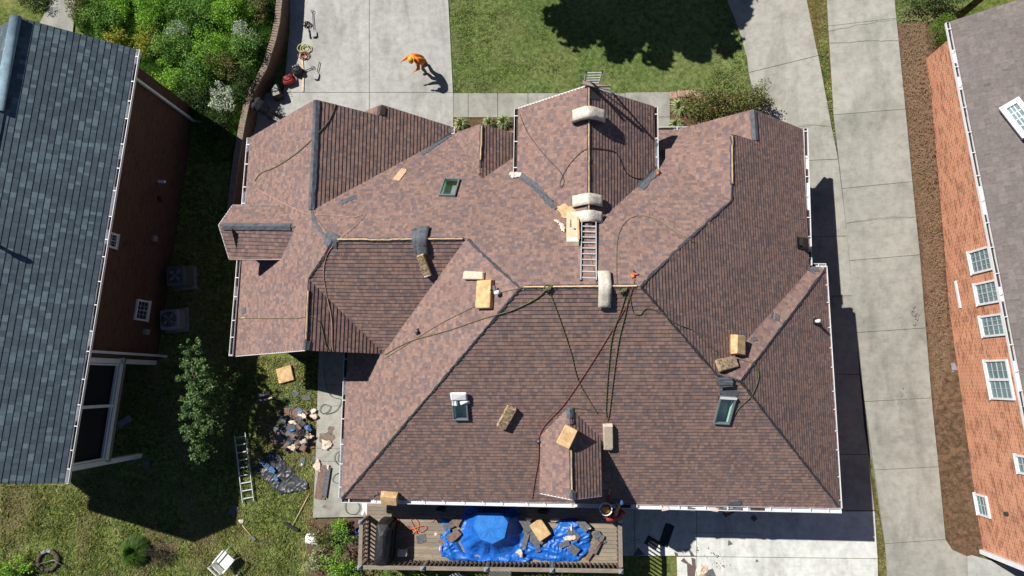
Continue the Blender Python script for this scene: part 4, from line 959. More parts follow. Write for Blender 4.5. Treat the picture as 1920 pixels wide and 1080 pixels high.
# right house
hR,A,B,dr,inn,rR,wa,wb_,wc,wd,R0,R1 = side_house('brick_house','neighbour house with orange brick wall and grey brown shingles at right',(1782,40),(1921,745),4.5,-1,.62,4.5,0,MS_grey,None,0,6.3)
Lw=(wb_-wa).length; pt=lambda s: wa+dr*s; send=wallpt(1812,1020,wa,dr)[0]; ou=-inn
w=MB(); wallq(w,wa,pt(send),-.1,4.45); wallq(w,wa,wc,-.1,4.45); mid=(wa+wc)/2; wallq(w,wa,mid,4.4,4.45,za=4.45,zb=7); wallq(w,mid,wc,4.4,4.45,za=7,zb=4.45); wallq(w,pt(send),pt(send)+inn*8,-.1,4.45)
wallq(w,wc,pt(send)+inn*8,-.1,4.45); w.make('wall',M_brick_r,hR)
st=MB(); c=pt(send); st.box((c.x+ou.x*.05,c.y-.03,2.2),(.2,.16,4.4)); st.make('corner_trim',M_white,hR)
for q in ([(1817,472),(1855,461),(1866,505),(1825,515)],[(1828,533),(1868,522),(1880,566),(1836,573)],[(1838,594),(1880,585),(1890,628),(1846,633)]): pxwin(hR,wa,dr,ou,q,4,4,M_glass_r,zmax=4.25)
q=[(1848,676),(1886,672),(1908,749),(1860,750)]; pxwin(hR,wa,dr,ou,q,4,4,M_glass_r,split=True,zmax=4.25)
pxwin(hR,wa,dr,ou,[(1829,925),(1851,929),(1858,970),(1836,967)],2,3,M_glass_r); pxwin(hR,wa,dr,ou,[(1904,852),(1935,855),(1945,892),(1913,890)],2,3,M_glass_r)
wallbox(1797,552,1.05,.12,.05,M_white,'wall_vent',wa,dr,ou,hR); wallbox(1789,687,.3,.4,.2,M_acb,'meter_box',wa,dr,ou,hR); wallbox(1889,963,.12,.14,.1,M_dark,'wall_vent',wa,dr,ou,hR)
p0=wallpt(1789,687,wa,dr); c=pt(p0[0])+ou*.1; mb=MB(); mb.cyl(V((c.x,c.y,0)),V((c.x,c.y,p0[1])),.04,8); mb.cyl(V((c.x-.05,c.y-.2,.1)),V((c.x-.05,c.y-.2,p0[1]+.2)),.03,8); mb.make('conduit',M_acb,hR)
# big roof window on right house
pR=(0,0,0); nrm=(dr.cross(inn)); 
def roofpt(u,v):
    n=((inn+V((0,0,.62))).cross(dr)).normalized(); r=ray(u,v); t=(A-CAMP).dot(n)/r.dot(n); return CAMP+r*t, (n if n.z>0 else -n)
c=[roofpt(u,v)[0] for u,v in ((1887,200),(1925,178),(1938,250),(1903,268))]; n=roofpt(1887,200)[1]; o_=sum(c,V((0,0,0)))/4; f=Fr(o_,c[1]-c[0],n); W=(c[1]-c[0]).length; L=(c[3]-c[0]).length
mb=MB(); t_=.16
for cx,cy,sx,sy in ((0,L/2-t_/2,W,t_),(0,-L/2+t_/2,W,t_),(-W/2+t_/2,0,t_,L-2*t_),(W/2-t_/2,0,t_,L-2*t_)): mb.box((cx,cy,.12),(sx,sy,.3),f,bev=.01)
so=mb.make('skylight',M_white,hR); mb=MB(); mb.box((0,0,.2),(W-2*t_,L-2*t_,.02),f); mb.make('pane',M_glass_r,so); mb=MB()
for k in (1,2): mb.box((-W/2+t_+(W-2*t_)*k/3,0,.215),(.025,L-2*t_,.012),f)
for k in (1,2,3): mb.box((0,-L/2+t_+(L-2*t_)*k/4,.213),(W-2*t_,.025,.012),f)
mb.make('muntin',M_white,so)
# ------------------------------------------------------------------ plants
def leaves(mb, c, rad, n, size, seed, clumps=10, up=.5, asp=.5, fill=.35, crk=1):
    rnd=random.Random(seed); cs=[]
    for _ in range(clumps):
        a=rnd.uniform(0,2*math.pi); zz=rnd.uniform(-.2,1); r=rnd.uniform(.35,.95); h=math.sqrt(max(0,1-zz*zz)); cs.append((V((math.cos(a)*h*r,math.sin(a)*h*r,zz*r)),rnd.uniform(.22,.45)*crk))
    for _ in range(n):
        cc,cr=rnd.choice(cs); dd=V((rnd.gauss(0,1),rnd.gauss(0,1),rnd.gauss(0,1))).normalized()*(cr*rnd.uniform(fill,1))
        q=cc+dd; p=V((c[0]+q.x*rad[0],c[1]+q.y*rad[1],c[2]+q.z*rad[2]))
        nrm=(V((rnd.gauss(0,1),rnd.gauss(0,1),rnd.gauss(0,1)))+V((0,0,up*2))).normalized(); x=nrm.orthogonal().normalized(); x=(Matrix.Rotation(rnd.uniform(0,6.28),3,nrm)@x); y=nrm.cross(x); s=size*rnd.uniform(.6,1.3)
        mb.face([p-x*s*.5,p-y*s*asp*.5,p+x*s*.5,p+y*s*asp*.5])
def stems(mb,base,c,rad,n,seed,r=.02):
    rnd=random.Random(seed)
    for _ in range(n):
        a=rnd.uniform(0,6.28); t=V((c[0]+math.cos(a)*rad[0]*rnd.uniform(.1,.7),c[1]+math.sin(a)*rad[1]*rnd.uniform(.1,.7),c[2]+rad[2]*rnd.uniform(.1,.8))); m=(V(base)+t)/2+V((rnd.uniform(-.1,.1),rnd.uniform(-.1,.1),0)); mb.tube([base,m,t],[r,r*.7,r*.3],5)
def shrub(px, rad, m, label, n=900, size=.07, seed=1, name='shrub', cat='shrub', group=None, clumps=14, asp=.5, up=.5, trunk=0, z=None):
    b=G(*px); t=thing(name,label,cat,b,group); c=(b.x,b.y,b.z+trunk+rad[2]*.45)
    mb=MB(); leaves(mb,c,rad,n,size,seed,clumps,up,asp); mb.make('foliage' if not trunk else 'crown',m,t)
    sb=MB(); stems(sb,b,c,rad,6,seed,.015 if not trunk else .03)
    if trunk: sb.tube([b,b+V((.03,.02,trunk)),V(c)],[.06,.05,.03],7)
    sb.make('stem' if not trunk else 'trunk',M_twig,t); return t
def spiky(px, r, m, label, n=90, seed=1, group=None, h=.3):
    b=G(*px); t=thing('grass_clump',label,'plant',b,group); rnd=random.Random(seed); mb=MB()
    for _ in range(n):
        a=rnd.uniform(0,6.28); L=r*rnd.uniform(.6,1.15); hh=h*rnd.uniform(.5,1.1); dx=V((math.cos(a),math.sin(a),0)); w=V((-dx.y,dx.x,0))*.014; s=b+dx*rnd.uniform(0,.05)
        p1=s+dx*L*.45+V((0,0,hh)); p2=s+dx*L+V((0,0,hh*rnd.uniform(.2,.7))); mb.mesh([s-w*.6,s+w*.6,p1+w,p1-w,p2],[(0,1,2,3),(3,2,4)])
    mb.make('leaf_blades',m,t); c=MB(); c.ball(b+V((0,0,.04)),.06,(1,1,.8),8); c.make('root_crown',M_twig,t); return t
# planted bed in front-left: individually traced plants
bedp=[((70,6),(.7,.5,.5),M_leafD,'dark spiky clump left of the pale path at top left'),((160,20),(.5,.7,.6),M_leafO,'olive gold bush right beside the pale path'),((205,40),(.8,.8,.7),M_leafB,'green bush between pale path and roof corner'),((245,15),(.8,.7,.7),M_leafA,'bright bush at the top edge, nearest to the path'),((235,85),(.6,.5,.6),M_leafY,'yellow green tuft along the roof edge'),
((300,30),(.9,.8,.9),M_leafA,'bright green bush at the top of the bed just right of the path'),((370,40),(1,.9,.9),M_leafB,'mid green bush at the top edge, second from the path'),((440,30),(.9,.9,.8),M_leafA,'bright fern like bush at the top edge near the wall coping'),((495,25),(.5,.8,.6),M_leafO,'olive bush squeezed against the coping at the top edge'),
((340,100),(1,.8,.9),M_leafB,'leafy green bush in the middle row, right of the roof corner'),((290,90),(.7,.7,.7),M_leafY,'yellow flowering bush by the roof corner'),((410,110),(1,.9,.9),M_leafA,'lush bright bush in the middle of the planted bed'),((470,100),(.7,.9,.8),M_leafB,'green bush beside the middle of the coping'),
((350,70),(.5,.5,.75),M_leafW,'small white flowering clump in the upper middle of the bed'),((470,75),(.45,.45,.75),M_leafW,'white flowering clump next to the coping'),((435,130),(.8,.7,.8),M_leafO,'golden olive bush in the lower middle of the bed'),((385,155),(.9,.8,.8),M_leafB,'mid green bush on the lower slope of the bed'),
((330,150),(.7,.7,.7),M_leafA,'bright bush beside the shaded brick wall'),((425,190),(.7,.6,.7),M_leafW,'large white flowering bush at the lower end of the bed'),((465,165),(.55,.7,.7),M_leafD,'dark bush under the bend of the coping'),((370,195),(.8,.8,.6),M_leafD,'dark bush at the shadow edge of the bed'),((415,235),(.7,.7,.5),M_leafD,'low dark bush in the shade at the foot of the bed'),((290,60),(.5,.5,.8),M_leafA,'bright tuft at the edge of the pale path'),((450,310),(.3,.4,.4),M_leafY,'small orange yellow plant beside the wall near the gutter corner')]
for i,(px,rad,m,lab) in enumerate(bedp): shrub(px,tuple(k*1.12 for k in rad),m,lab,n=int(2600*rad[0]*rad[1]/.6),size=.085,seed=20+i,group='plants in the retaining wall bed',clumps=26,up=.35,asp=.42)
# ground cover under them
def cover(name,poly,m,n,size,h,seed,label,zf=gh,cat=None,asp=.3):
    rnd=random.Random(seed); mb=MB(); xs=[p[0] for p in poly]; ys=[p[1] for p in poly]
    def ins(x,y):
        c=False; j=len(poly)-1
        for i in range(len(poly)):
            a,b=poly[i],poly[j]
            if (a[1]>y)!=(b[1]>y) and x<(b[0]-a[0])*(y-a[1])/(b[1]-a[1])+a[0]: c=not c
            j=i
        return c
    k=0
    while k<n:
        u=rnd.uniform(min(xs),max(xs)); v_=rnd.uniform(min(ys),max(ys))
        if not ins(u,v_): continue
        k+=1; p=G(u,v_); dens=noise.noise(V((p.x*1.3,p.y*1.3,seed)))
        hh=h*(1+.7*dens)*rnd.uniform(.5,1.3)
        for _ in range(3):
            a=rnd.uniform(0,6.28); dx=V((math.cos(a),math.sin(a),0)); w=V((-dx.y,dx.x,0))*size*asp; b=p+V((rnd.uniform(-.05,.05),rnd.uniform(-.05,.05),-.01)); L=dx*size*rnd.uniform(.3,1.1)
            mb.face([b-w,b+w,b+L+V((0,0,hh))])
    o=mb.make(name,m); return tag(o,label,cat,None,'stuff')
BEDP=[(150,-20),(520,-20),(518,40),(508,73),(490,127),(462,184),(452,235),(440,300),(380,300),(330,205),(262,140),(258,90),(150,45),(280,60),(290,-20)]
cover('ground_cover',[(150,-20),(520,-20),(518,40),(508,73),(490,127),(462,184),(452,235),(440,300),(380,300),(330,205),(262,140),(200,100),(140,45)],M_leafB,16000,.12,.22,3,'low green ground cover between the bushes of the planted bed',cat='ground cover',asp=.25)
mb=MB(); polyflat(mb,[(100,-40),(145,-40),(142,15),(136,75),(60,75),(98,0)],gh,.035) ; tag(mb.make('pale_path',M_con2),kind='structure')
cover('grass',[(838,-20),(1358,-20),(1362,0),(1386,60),(1401,110),(1406,160),(1406,173),(850,173),(840,0)],M_blade,26000,.075,.05,4,'short green lawn in front of the house',cat='grass')
YARD=[(0,905),(120,912),(160,900),(290,690),(420,560),(440,668),(597,672),(597,722),(592,966),(585,1090),(0,1090)]
cover('grass',YARD,M_bladey,34000,.08,.055,5,'patchy green and tan back yard grass',cat='grass')
cover('grass',[(320,300),(430,380),(440,668),(430,640),(320,640)],M_bladey,3500,.08,.05,6,'shaded grass between the two houses',cat='grass')
cover('straw',[(1684,45),(1735,40),(1800,900),(1805,1030),(1770,1010),(1750,800),(1720,420),(1700,200)],plain('pine_straw',(.27,.18,.11),1,.4,30),9000,.09,.015,8,'brown pine straw covering the bed by the orange brick wall',cat='pine straw',asp=.08)
cover('grass',[(1672,-20),(1780,-20),(1766,34),(1683,40)],M_blade,1500,.08,.05,9,'small lawn patch at the top right beside the driveway',cat='grass')
cover('dry_grass',[(1512,-20),(1545,-20),(1556,150),(1569,285),(1556,230),(1533,95)],M_bladey,1200,.07,.04,11,'dry grass wedge between the two driveways',cat='grass')
cover('dry_grass',[(1639,920),(1643,950),(1662,1060),(1664,1090),(1648,1090)],M_bladey,900,.07,.04,12,'dry grass strip between rear slab and neighbour driveway',cat='grass')
# front shrub and clumps
shrub((1350,212),(1.6,.95,1.5),M_leafO,'large olive green shrub spreading behind the front right gable',n=5600,size=.1,seed=51,clumps=60,up=.25)
shrub((1400,200),(.8,.7,1.3),M_leafO,'reddish olive lobe of shrub nearest the curved driveway',n=1500,size=.085,seed=52,clumps=16)
shrub((1752,72),(.6,.6,1.0),M_box,'clipped rounded evergreen tucked against the orange brick corner',n=2600,size=.06,seed=53,clumps=30,up=.7)
shrub((1740,8),(1.3,.6,.7),M_leafD,'dark hedge at the top right above the mulch',n=1600,size=.08,seed=54,clumps=20)
for i,(px,r,lab) in enumerate([((865,235),.34,'variegated clump alone beside the garage corner'),((918,232),.3,'left one of the two variegated clumps above the small gable'),((945,231),.36,'right one of the two variegated clumps, by the gutter of the centre gable'),((1272,203),.46,'largest variegated clump beside the big olive shrub'),((1300,205),.38,'variegated clump half covered by the olive shrub'),((1266,236),.34,'variegated clump in front of the white front gutter')]):
    spiky(px,r,M_leafV,lab,130,60+i,'variegated clumps in the front bed')
mb=MB()
for i,(u,v_) in enumerate([(1263,180),(1278,177),(1293,176),(1306,178)]):
    b=G(u,v_); t=MB(); t.box((b.x,b.y,.06),(.36,.3,.09),bev=.05,jit=.03); single(t,'edging_stone',M_stone,['leftmost edging stone touching the front walk','second edging stone from the front walk','third edging stone from the front walk','edging stone nearest the big olive shrub'][i],'stone',b,'edging stones of the front bed')
# small tree between the houses, its own shade falling right
def tree(px, label, parts, m, seed, tr=.09, h=1.5, group=None):
    b=G(*px); t=thing('tree',label,'tree',b,group); tb=MB(); top=b+V((.1,.05,h)); tb.tube([b-V((0,0,.1)),b+V((.05,0,h*.5)),top],[tr,tr*.8,tr*.6],8); cb=MB(); rnd=random.Random(seed)
    for i,(dx,dy,z,rx,ry,rz,n) in enumerate(parts):
        c=(b.x+dx+.18,b.y+dy,b.z+z-.95); leaves(cb,c,(rx,ry,rz),int(n*.95),.115,seed+i,clumps=34,up=.15,asp=.38,fill=.05,crk=.6); tb.tube([top-V((0,0,.4)),(top+V(c))/2+V((rnd.uniform(-.1,.1),rnd.uniform(-.1,.1),.1)),V(c)],[tr*.5,tr*.35,.015],6)
    cb.make('crown',m,t); tb.make('trunk',M_trunk,t); return t
tree((420,745),'small grey green tree standing between the left house and the rear lawn',[(-.5,1.7,3.1,.6,.6,.6,1500),(-.15,.9,3.4,.75,.7,.7,2100),(.1,.0,3.5,.8,.8,.8,2300),(.1,-.9,3.2,.8,.7,.7,1900),(-.1,-1.8,2.6,.6,.6,.6,1000),(-.5,-2.3,2.2,.5,.4,.4,500),(.3,-.2,2.2,.8,1.3,.8,1500),(-.8,-.9,2.4,.4,.5,.5,500),(0,-.3,2.6,.7,1.7,.9,2600),(.1,.6,1.9,.8,.9,.8,1500)],M_leafG,71,h=2.2)
# street tree outside the frame top whose shade lies on the front lawn
def bigtree(x,y,r,z,label,seed):
    t=thing('tree',label,'tree',V((x,y,0))); cb=MB(); tb=MB(); rnd=random.Random(seed)
    tb.tube([V((x,y,-.1)),V((x+.1,y,z*.5)),V((x,y,z))],[.3,.24,.12],10)
    for i in range(16):
        a=rnd.uniform(0,6.28); q=r*rnd.uniform(.0,.75); c=(x+math.cos(a)*q*1.2,y+math.sin(a)*q*.65,z+rnd.uniform(-.5,.6)); leaves(cb,c,(r*.5,r*.42,r*.3),2300,.33,seed+i,clumps=10,up=.6,asp=.7,fill=.1); tb.tube([V((x,y,z*.55)),V(c)],[.1,.03],6)
    cb.make('crown',M_leafB,t); tb.make('trunk',M_trunk,t)
bt=P(1236,18,0); bigtree(bt.x-7.2*.73,bt.y+7.2*.47,3.7,7.2,'street tree beyond the top edge that shades the front lawn',90)
# ------------------------------------------------------------------ DECK
ZD=1.72
zd=lambda x,y: ZD
DA=P(683,1050,ZD); DB=P(1163,1058,ZD); dy0=(DA.y+DB.y)/2-.02; dy1=-3.88; dxl=P(690,1000,ZD).x-.02; dxr=P(1158,1000,ZD).x
deck=thing('wooden_deck','weathered wooden deck with baluster railing behind the house','deck',V(((dxl+dxr)/2,(dy0+dy1)/2,0)))
mb=MB(); y=dy0
while y<dy1-.02:
    x=dxl; brk=dxl+random.uniform(2,4.5)
    for x0,x1 in ((dxl,brk),(brk+.006,dxr)): mb.box(((x0+x1)/2,y+.068,ZD-.016),(x1-x0,.132,.032),jit=.001)
    y+=.14
mb.make('deck_floor',M_deck,deck)
mb=MB(); mb.box(((dxl+dxr)/2,dy0-.03,ZD-.12),(dxr-dxl,.05,.22)); mb.box((dxr+.03,(dy0+dy1)/2,ZD-.12),(.05,dy1-dy0,.22)); mb.box((dxl-.03,(dy0+dy1)/2-.3,ZD-.12),(.05,dy1-dy0-.9,.22)); mb.make('rim_joist',M_rail,deck)
ZR=ZD+.95
def rail(a,b,nb,posts):
    a=V(a);b=V(b); L=(b-a).length; f=Fr(a,b-a)
    mb=MB(); mb.box((L/2,0,ZR-.02-a.z),(L,.14,.04),f); mb.make('handrail',M_rail,deck)
    mb=MB(); mb.box((L/2,0,ZD+.1-a.z),(L,.05,.07),f); mb.box((L/2,0,ZR-.1-a.z),(L,.05,.08),f); mb.make('lower_rail',M_rail,deck)
    for s in posts:
        mb=MB(); mb.box((s*L,0,(ZR+.05)/2-a.z),(.11,.11,ZR+.05),f); p=mb.make('post',M_rail,deck)
        c=MB(); q=[f.p(s*L+i*.085,j*.085,ZR+.05-a.z) for i,j in ((-1,-1),(1,-1),(1,1),(-1,1))]; c.mesh(q+[f.p(s*L,0,ZR+.16-a.z)],[(0,1,4),(1,2,4),(2,3,4),(3,0,4),(3,2,1,0)]); c.make('post_cap',M_pcap,p)
    for k in range(nb):
        s=L*(k+.5)/nb; mb=MB(); mb.box((s,.04,(ZD+ZR)/2-a.z+.02),(.045,.04,ZR-ZD-.12),f); mb.make('baluster',M_balu,deck)
rail((dxl-.0,dy0+.02,0),(dxr,dy0+.02,0),58,(0,.245,.49,.74,1))
rail((dxr,dy0+.15,0),(dxr,dy0+1.75,0),10,(1,)); rail((dxl,dy0+.1,0),(dxl,dy0+1.6,0),10,(1,))
# under-deck garden
mb=MB(); polyflat(mb,[(575,975),(700,970),(700,1180),(560,1180),(575,1060)],gh,.01); tag(mb.make('soil_bed',M_dirt),kind='structure')
ud=[((612,1000),(.7,.5,.6),M_leafO,'brown and green bush right of the white bucket'),((650,1010),(.6,.7,.8),M_leafB,'taller green bush against the left deck railing'),((598,1045),(.5,.6,.4),M_leafV,'pale variegated bush below the white bucket'),((635,1052),(.8,.5,.6),M_leafA,'bright green bush in the lower left of the deck corner'),((670,1070),(.7,.4,.6),M_leafB,'green bush at the corner post of the deck'),((730,1082),(.9,.35,.7),M_leafB,'leafy bush below the railing under the grill'),((800,1084),(.8,.3,.7),M_leafA,'bush below the railing left of the round planter'),((1010,1082),(.9,.3,.7),M_leafG,'grey green bush below the middle of the railing'),((1070,1084),(.8,.3,.7),M_leafB,'bush below the railing near its right end'),((640,985),(.5,.3,.45),M_leafA,'small plant between patio edge and deck railing')]
for i,(px,rad,m,lab) in enumerate(ud): shrub(px,tuple(k*1.05 for k in rad),m,lab,n=900,size=.08,seed=140+i,group='bushes around the deck',clumps=16,up=.3)
# grill under a black cover
def prof_body(name,label,cat,px,zf,secs,m,rot,loc=None):   # stacked rounded-rect sections
    b=P2(px[0],px[1],zf); f=Fr(b,V((math.cos(rot),math.sin(rot),0))); mb=MB(); n=20; vs=[]; fs=[]
    for (z,a,c,ox,oy,e_) in secs:
        for k in range(n):
            g=2*math.pi*k/n; cs,sn=math.cos(g),math.sin(g); x=abs(cs)**e_*(1 if cs>=0 else -1)*a; y=abs(sn)**e_*(1 if sn>=0 else -1)*c; vs.append(f.p(ox+x+random.uniform(-.015,.015),oy+y+random.uniform(-.015,.015),z))
    for i in range(len(secs)-1): fs+=[(i*n+k,i*n+(k+1)%n,(i+1)*n+(k+1)%n,(i+1)*n+k) for k in range(n)]
    fs+=[tuple(range(n))[::-1],tuple((len(secs)-1)*n+k for k in range(n))]; mb.mesh(vs,fs,0,False); t=thing(name,label,cat,b); mb.make('cover',m,t); return t,f
t,f=prof_body('covered_grill','barbecue grill under a black fabric cover on the deck','grill',(728,1010),zd,[(0,.8,.3,0,0,.3),(.45,.79,.31,0,0,.3),(.85,.76,.29,0,0,.3),(1.0,.72,.25,0,.0,.35),(1.12,.5,.14,0,.0,.5),(1.16,.36,.07,0,.0,.6)],M_black,-math.pi/2-.05)
mb=MB(); mb.box((.15,.29,.62),(.13,.02,.07),f); mb.make('badge',M_acb,t); mb=MB(); mb.tube([f.p(-.5,.31,.8),f.p(0,.34,.83),f.p(.5,.31,.8)],.02,6); mb.make('handle_bulge',M_black,t)
def bucket(px,zf,r,h,m,label,tiltv=None,inside=M_blackp,handle=True,contents=None,name='bucket'):
    b=P2(px[0],px[1],zf) if callable(zf) else V(zf); ax=V(tiltv).normalized() if tiltv else V((0,0,1)); f=Fr(b,V((1,0,.01)) if abs(ax.z)>.5 else V((0,0,1)),ax); t=thing(name,label,'bucket',b)
    mb=MB(); n=18; vs=[]; prof=[(0,.82*r),(h,r),(h+.01,r*1.04),(h,.95*r),(.02,.78*r)]
    for z,rr in prof:
        for k in range(n): g=2*math.pi*k/n; vs.append(f.p(math.cos(g)*rr,math.sin(g)*rr,z))
    fs=[(i*n+k,i*n+(k+1)%n,(i+1)*n+(k+1)%n,(i+1)*n+k) for i in range(4) for k in range(n)]+[tuple(range(n))[::-1],tuple(4*n+k for k in range(n))]; mb.mesh(vs,fs,0,False); mb.make('pail',m,t)
    if handle: mb=MB(); mb.tube([f.p(r*math.cos(a),r*math.sin(a)*.3-r*.6*math.sin(a),h+.02+.02*math.sin(a)) for a in [i*math.pi/8 for i in range(9)]],.008,5); mb.make('handle',M_tin,t)
    if contents: mb=MB(); mb.ball(f.p(.03,-.02,h*.7),r*.62,(1,1,.5),12); mb.make('contents',contents,t)
    return t,f
bucket((678,992),lambda x,y: 1.1,.15,.36,M_blueb,'deep blue bucket hanging at the left deck railing',contents=M_acb)
bucket((577,1010),gh,.25,.5,M_whitep,'dirty white bucket lying on its side at the edge of the rear bushes',tiltv=(1,.05,.2))
# stool
t=thing('stool','small cream plastic step stool on the deck right of the grill','stool',P2(760,1033,zd)); b=P2(757,1033,zd); mb=MB(); mb.box((b.x,b.y,ZD+.3),(.36,.26,.04),bev=.04,jit=.005); mb.make('seat',M_wrap,t)
for i in (-1,1):
    for j in (-1,1): mb=MB(); mb.cyl((b.x+i*.13,b.y+j*.08,ZD+.29),(b.x+i*.17,b.y+j*.11,ZD),.02,8); mb.make('leg',M_wrap,t)
# blue tarp covered octagonal table
oc=[P(u,v,2.47) for u,v in ((897,961),(939,961),(953,979),(946,1009),(924,1020),(901,1012),(887,987))]
lo=[P2(u,v,zd) for u,v in ((872,950),(868,968),(866,988),(862,1010),(862,1026),(878,1040),(905,1044),(930,1045),(955,1042),(975,1030),(984,1008),(984,982),(978,962),(960,946),(930,941),(900,942))]
cx=sum((p.x for p in oc))/7; cy=sum((p.y for p in oc))/7
def radat(poly,a):
    dx,dy=math.cos(a),math.sin(a); best=.1
    for i in range(len(poly)):
        p,q=poly[i],poly[(i+1)%len(poly)]; ex,ey=q.x-p.x,q.y-p.y; den=dx*ey-dy*ex
        if abs(den)<1e-9: continue
        t=((p.x-cx)*ey-(p.y-cy)*ex)/den; s=((p.x-cx)*dy-(p.y-cy)*dx)/den
        if t>0 and -1e-6<=s<=1+1e-6: best=max(best,t)
    return best
mb=MB(); n=112; vs=[V((cx,cy,2.48))]; rings=[(0,.5,2.475),(0,1,2.465),(.12,0,2.36),(.3,0,2.13),(.55,0,1.92),(.8,0,1.77),(1,0,1.735)]
for a_,b_,z in rings:
    for k in range(n):
        a=2*math.pi*k/n; ro=radat(oc,a)*.985; rl=max(radat(lo,a),ro+.12); fold=noise.noise(V((math.cos(a)*5,math.sin(a)*5,a_*1.5)))+.35*noise.noise(V((math.cos(a)*9,math.sin(a)*9,a_*2)))
        rr=ro*b_ if b_ else ro+(rl-ro)*a_*(1+.22*fold*a_); zz=z+(0 if b_ else .07*fold*(1-abs(2*a_-1)*.6))+(.008*noise.noise(V((a*3,b_*5,1))) if b_ else 0)
        vs.append(V((cx+math.cos(a)*rr,cy+math.sin(a)*rr,max(zz,1.73))))
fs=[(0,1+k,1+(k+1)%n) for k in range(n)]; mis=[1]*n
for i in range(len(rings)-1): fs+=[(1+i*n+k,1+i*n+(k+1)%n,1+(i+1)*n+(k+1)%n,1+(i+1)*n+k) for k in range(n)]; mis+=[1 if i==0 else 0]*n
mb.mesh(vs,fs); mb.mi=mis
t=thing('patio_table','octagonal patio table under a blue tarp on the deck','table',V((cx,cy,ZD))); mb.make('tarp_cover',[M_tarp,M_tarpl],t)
mb=MB(); mb.mesh([p-V((0,0,.02)) for p in oc],[tuple(range(7))]); mb.make('table_top',M_blackp,t)
for k in range(4): mb=MB(); g=k*1.57+.7; mb.cyl((cx+.4*math.cos(g),cy+.4*math.sin(g),ZD),(cx+.4*math.cos(g),cy+.4*math.sin(g),2.42),.03,8); mb.make('leg',M_blackp,t)
crumple('blue_tarp',[(823,1022),(838,1010),(856,1015),(866,1034),(900,1046),(985,1040),(1002,1046),(985,1056),(900,1052),(850,1050),(829,1042)],zd,.24,M_tarp,'crumpled blue tarp below the covered table along the railing','tarp',edge=.12,scale=1.9,res=.035,seed=3)
crumple('blue_tarp',[(985,1004),(1000,1022),(1020,1026),(1036,1000),(1050,975),(1075,972),(1104,982),(1109,1012),(1100,1038),(1080,1053),(1040,1052),(1000,1048),(970,1050),(962,1040),(972,1024)],zd,.24,M_tarp,'large crumpled blue tarp at the right side of the deck','tarp',edge=.12,scale=1.8,res=.035,seed=8)
crumple('blue_tarp',[(824,972),(838,975),(847,990),(843,1000),(850,1012),(834,1020),(826,1008),(836,992)],zd,.18,M_tarpl,'small twisted end of blue tarp left of the covered table','tarp',edge=.05,scale=5,res=.03,seed=5)
crumple('blue_tarp',[(872,946),(930,941),(975,944),(968,956),(880,956)],zd,.15,M_tarp,'blue tarp bunched in the shade under the rear gutter','tarp',edge=.05,scale=5,seed=15)
# debris on deck
def scrap(px,w,h,ang,m,label,zf=zd,z=0.02,th=.012,nm='shingle_scrap',tilt=(0,0),cat='scrap',group='shingle scraps on the deck',tri=False):
    b=P2(px[0],px[1],zf); b=b+V((0,0,z)); f=Fr(b,V((math.cos(ang),math.sin(ang),0)),V((tilt[0],tilt[1],1))); mb=MB()
    if tri: mb.prism([f.p(-w/2,-h/2),f.p(w/2,-h/2),f.p(0,h/2)],f.z*th)
    else:
        pts=[f.p(-w/2,-h/2),f.p(-w*.1,-h/2*random.uniform(.8,1.1)),f.p(w/2,-h/2),f.p(w/2*random.uniform(.85,1.1),h/2),f.p(0,h/2*random.uniform(.8,1.1)),f.p(-w/2,h/2)]
        mb.prism(pts,f.z*th)
    return single(mb,nm,m,label,cat,b,group)
M_scb=MS_main
sb_=plain('brown_scrap',(.2,.13,.105),.95,.35,14,bmp=.4); sd_=plain('dark_scrap',(.12,.122,.13),.95,.4,14,bmp=.4)
for a in [((842,985),.4,.25,.5,sd_,'grey scrap left of the covered table, uppermost'),((855,975),.35,.4,1.1,sb_,'brown scrap against the left edge of table tarp'),((852,1002),.5,.3,.7,sb_,'two tone brown scrap left of the table tarp'),((832,1015),.35,.25,.4,sb_,'brown scrap under the cloth at the left tarp end'),((790,1010),.35,.3,.2,sd_,'square grey scrap alone on the boards between grill and tarp'),((985,978),.35,.75,.55,sd_,'long grey scrap pile left of the yellow block'),((1000,1005),.4,.8,.7,sd_,'dark scrap leaning below the yellow block'),((985,1012),.2,.6,-.3,sd_,'narrow dark scrap beside the table tarp'),((1008,1025),.2,.3,.1,sd_,'short dark scrap below the yellow block'),((1092,982),.5,.3,-.7,sd_,'grey striped scrap at the upper right of the tarp'),((1075,1000),.5,.3,-.8,sd_,'grey scrap in the centre of the right tarp'),((1058,1018),.4,.2,.4,sd_,'dark scrap on the left of right tarp folds'),((1075,1027),.3,.4,.9,sd_,'grey scrap near the lower edge of right tarp'),((1111,1030),.16,.9,-.6,sb_,'long brown strip leaning beyond the right tarp edge'),((1124,1010),.4,.4,.4,sd_,'triangular grey scrap on bare boards at right',),((1122,1020),.14,.7,-.5,sd_,'narrow grey strip crossing the triangular scrap'),((1119,1002),.3,.25,.6,sd_,'folded grey scrap above the triangular one')]:
    scrap(*a,z=(.2+random.uniform(0,.05) if 1040 < a[0][0] < 1100 else .05+random.uniform(0,.1)) if a[0][0] not in (790,) else .01,tilt=(random.uniform(-.12,.12),random.uniform(-.12,.12)),tri=('triangular grey scrap on' in a[5]))
def blockg(a,b,w,h,m,label,zf,group=FB,tilt=(0,0),zoff=0):
    pa=P2(*a,zf);pb=P2(*b,zf); f=Fr((pa+pb)/2+V((0,0,zoff)),pb-pa,V((tilt[0],tilt[1],1))); t=thing('foam_block',label,'foam block',f.o,group); mb=MB(); mb.box((0,0,h/2+.02),((pb-pa).length,w,h),f,bev=.015,jit=.01); mb.make('cushion',m,t); mb=MB(); mb.box((0,0,.01),((pb-pa).length*.95,w*.95,.02),f); mb.make('base_pad',M_foamd,t); return t,f
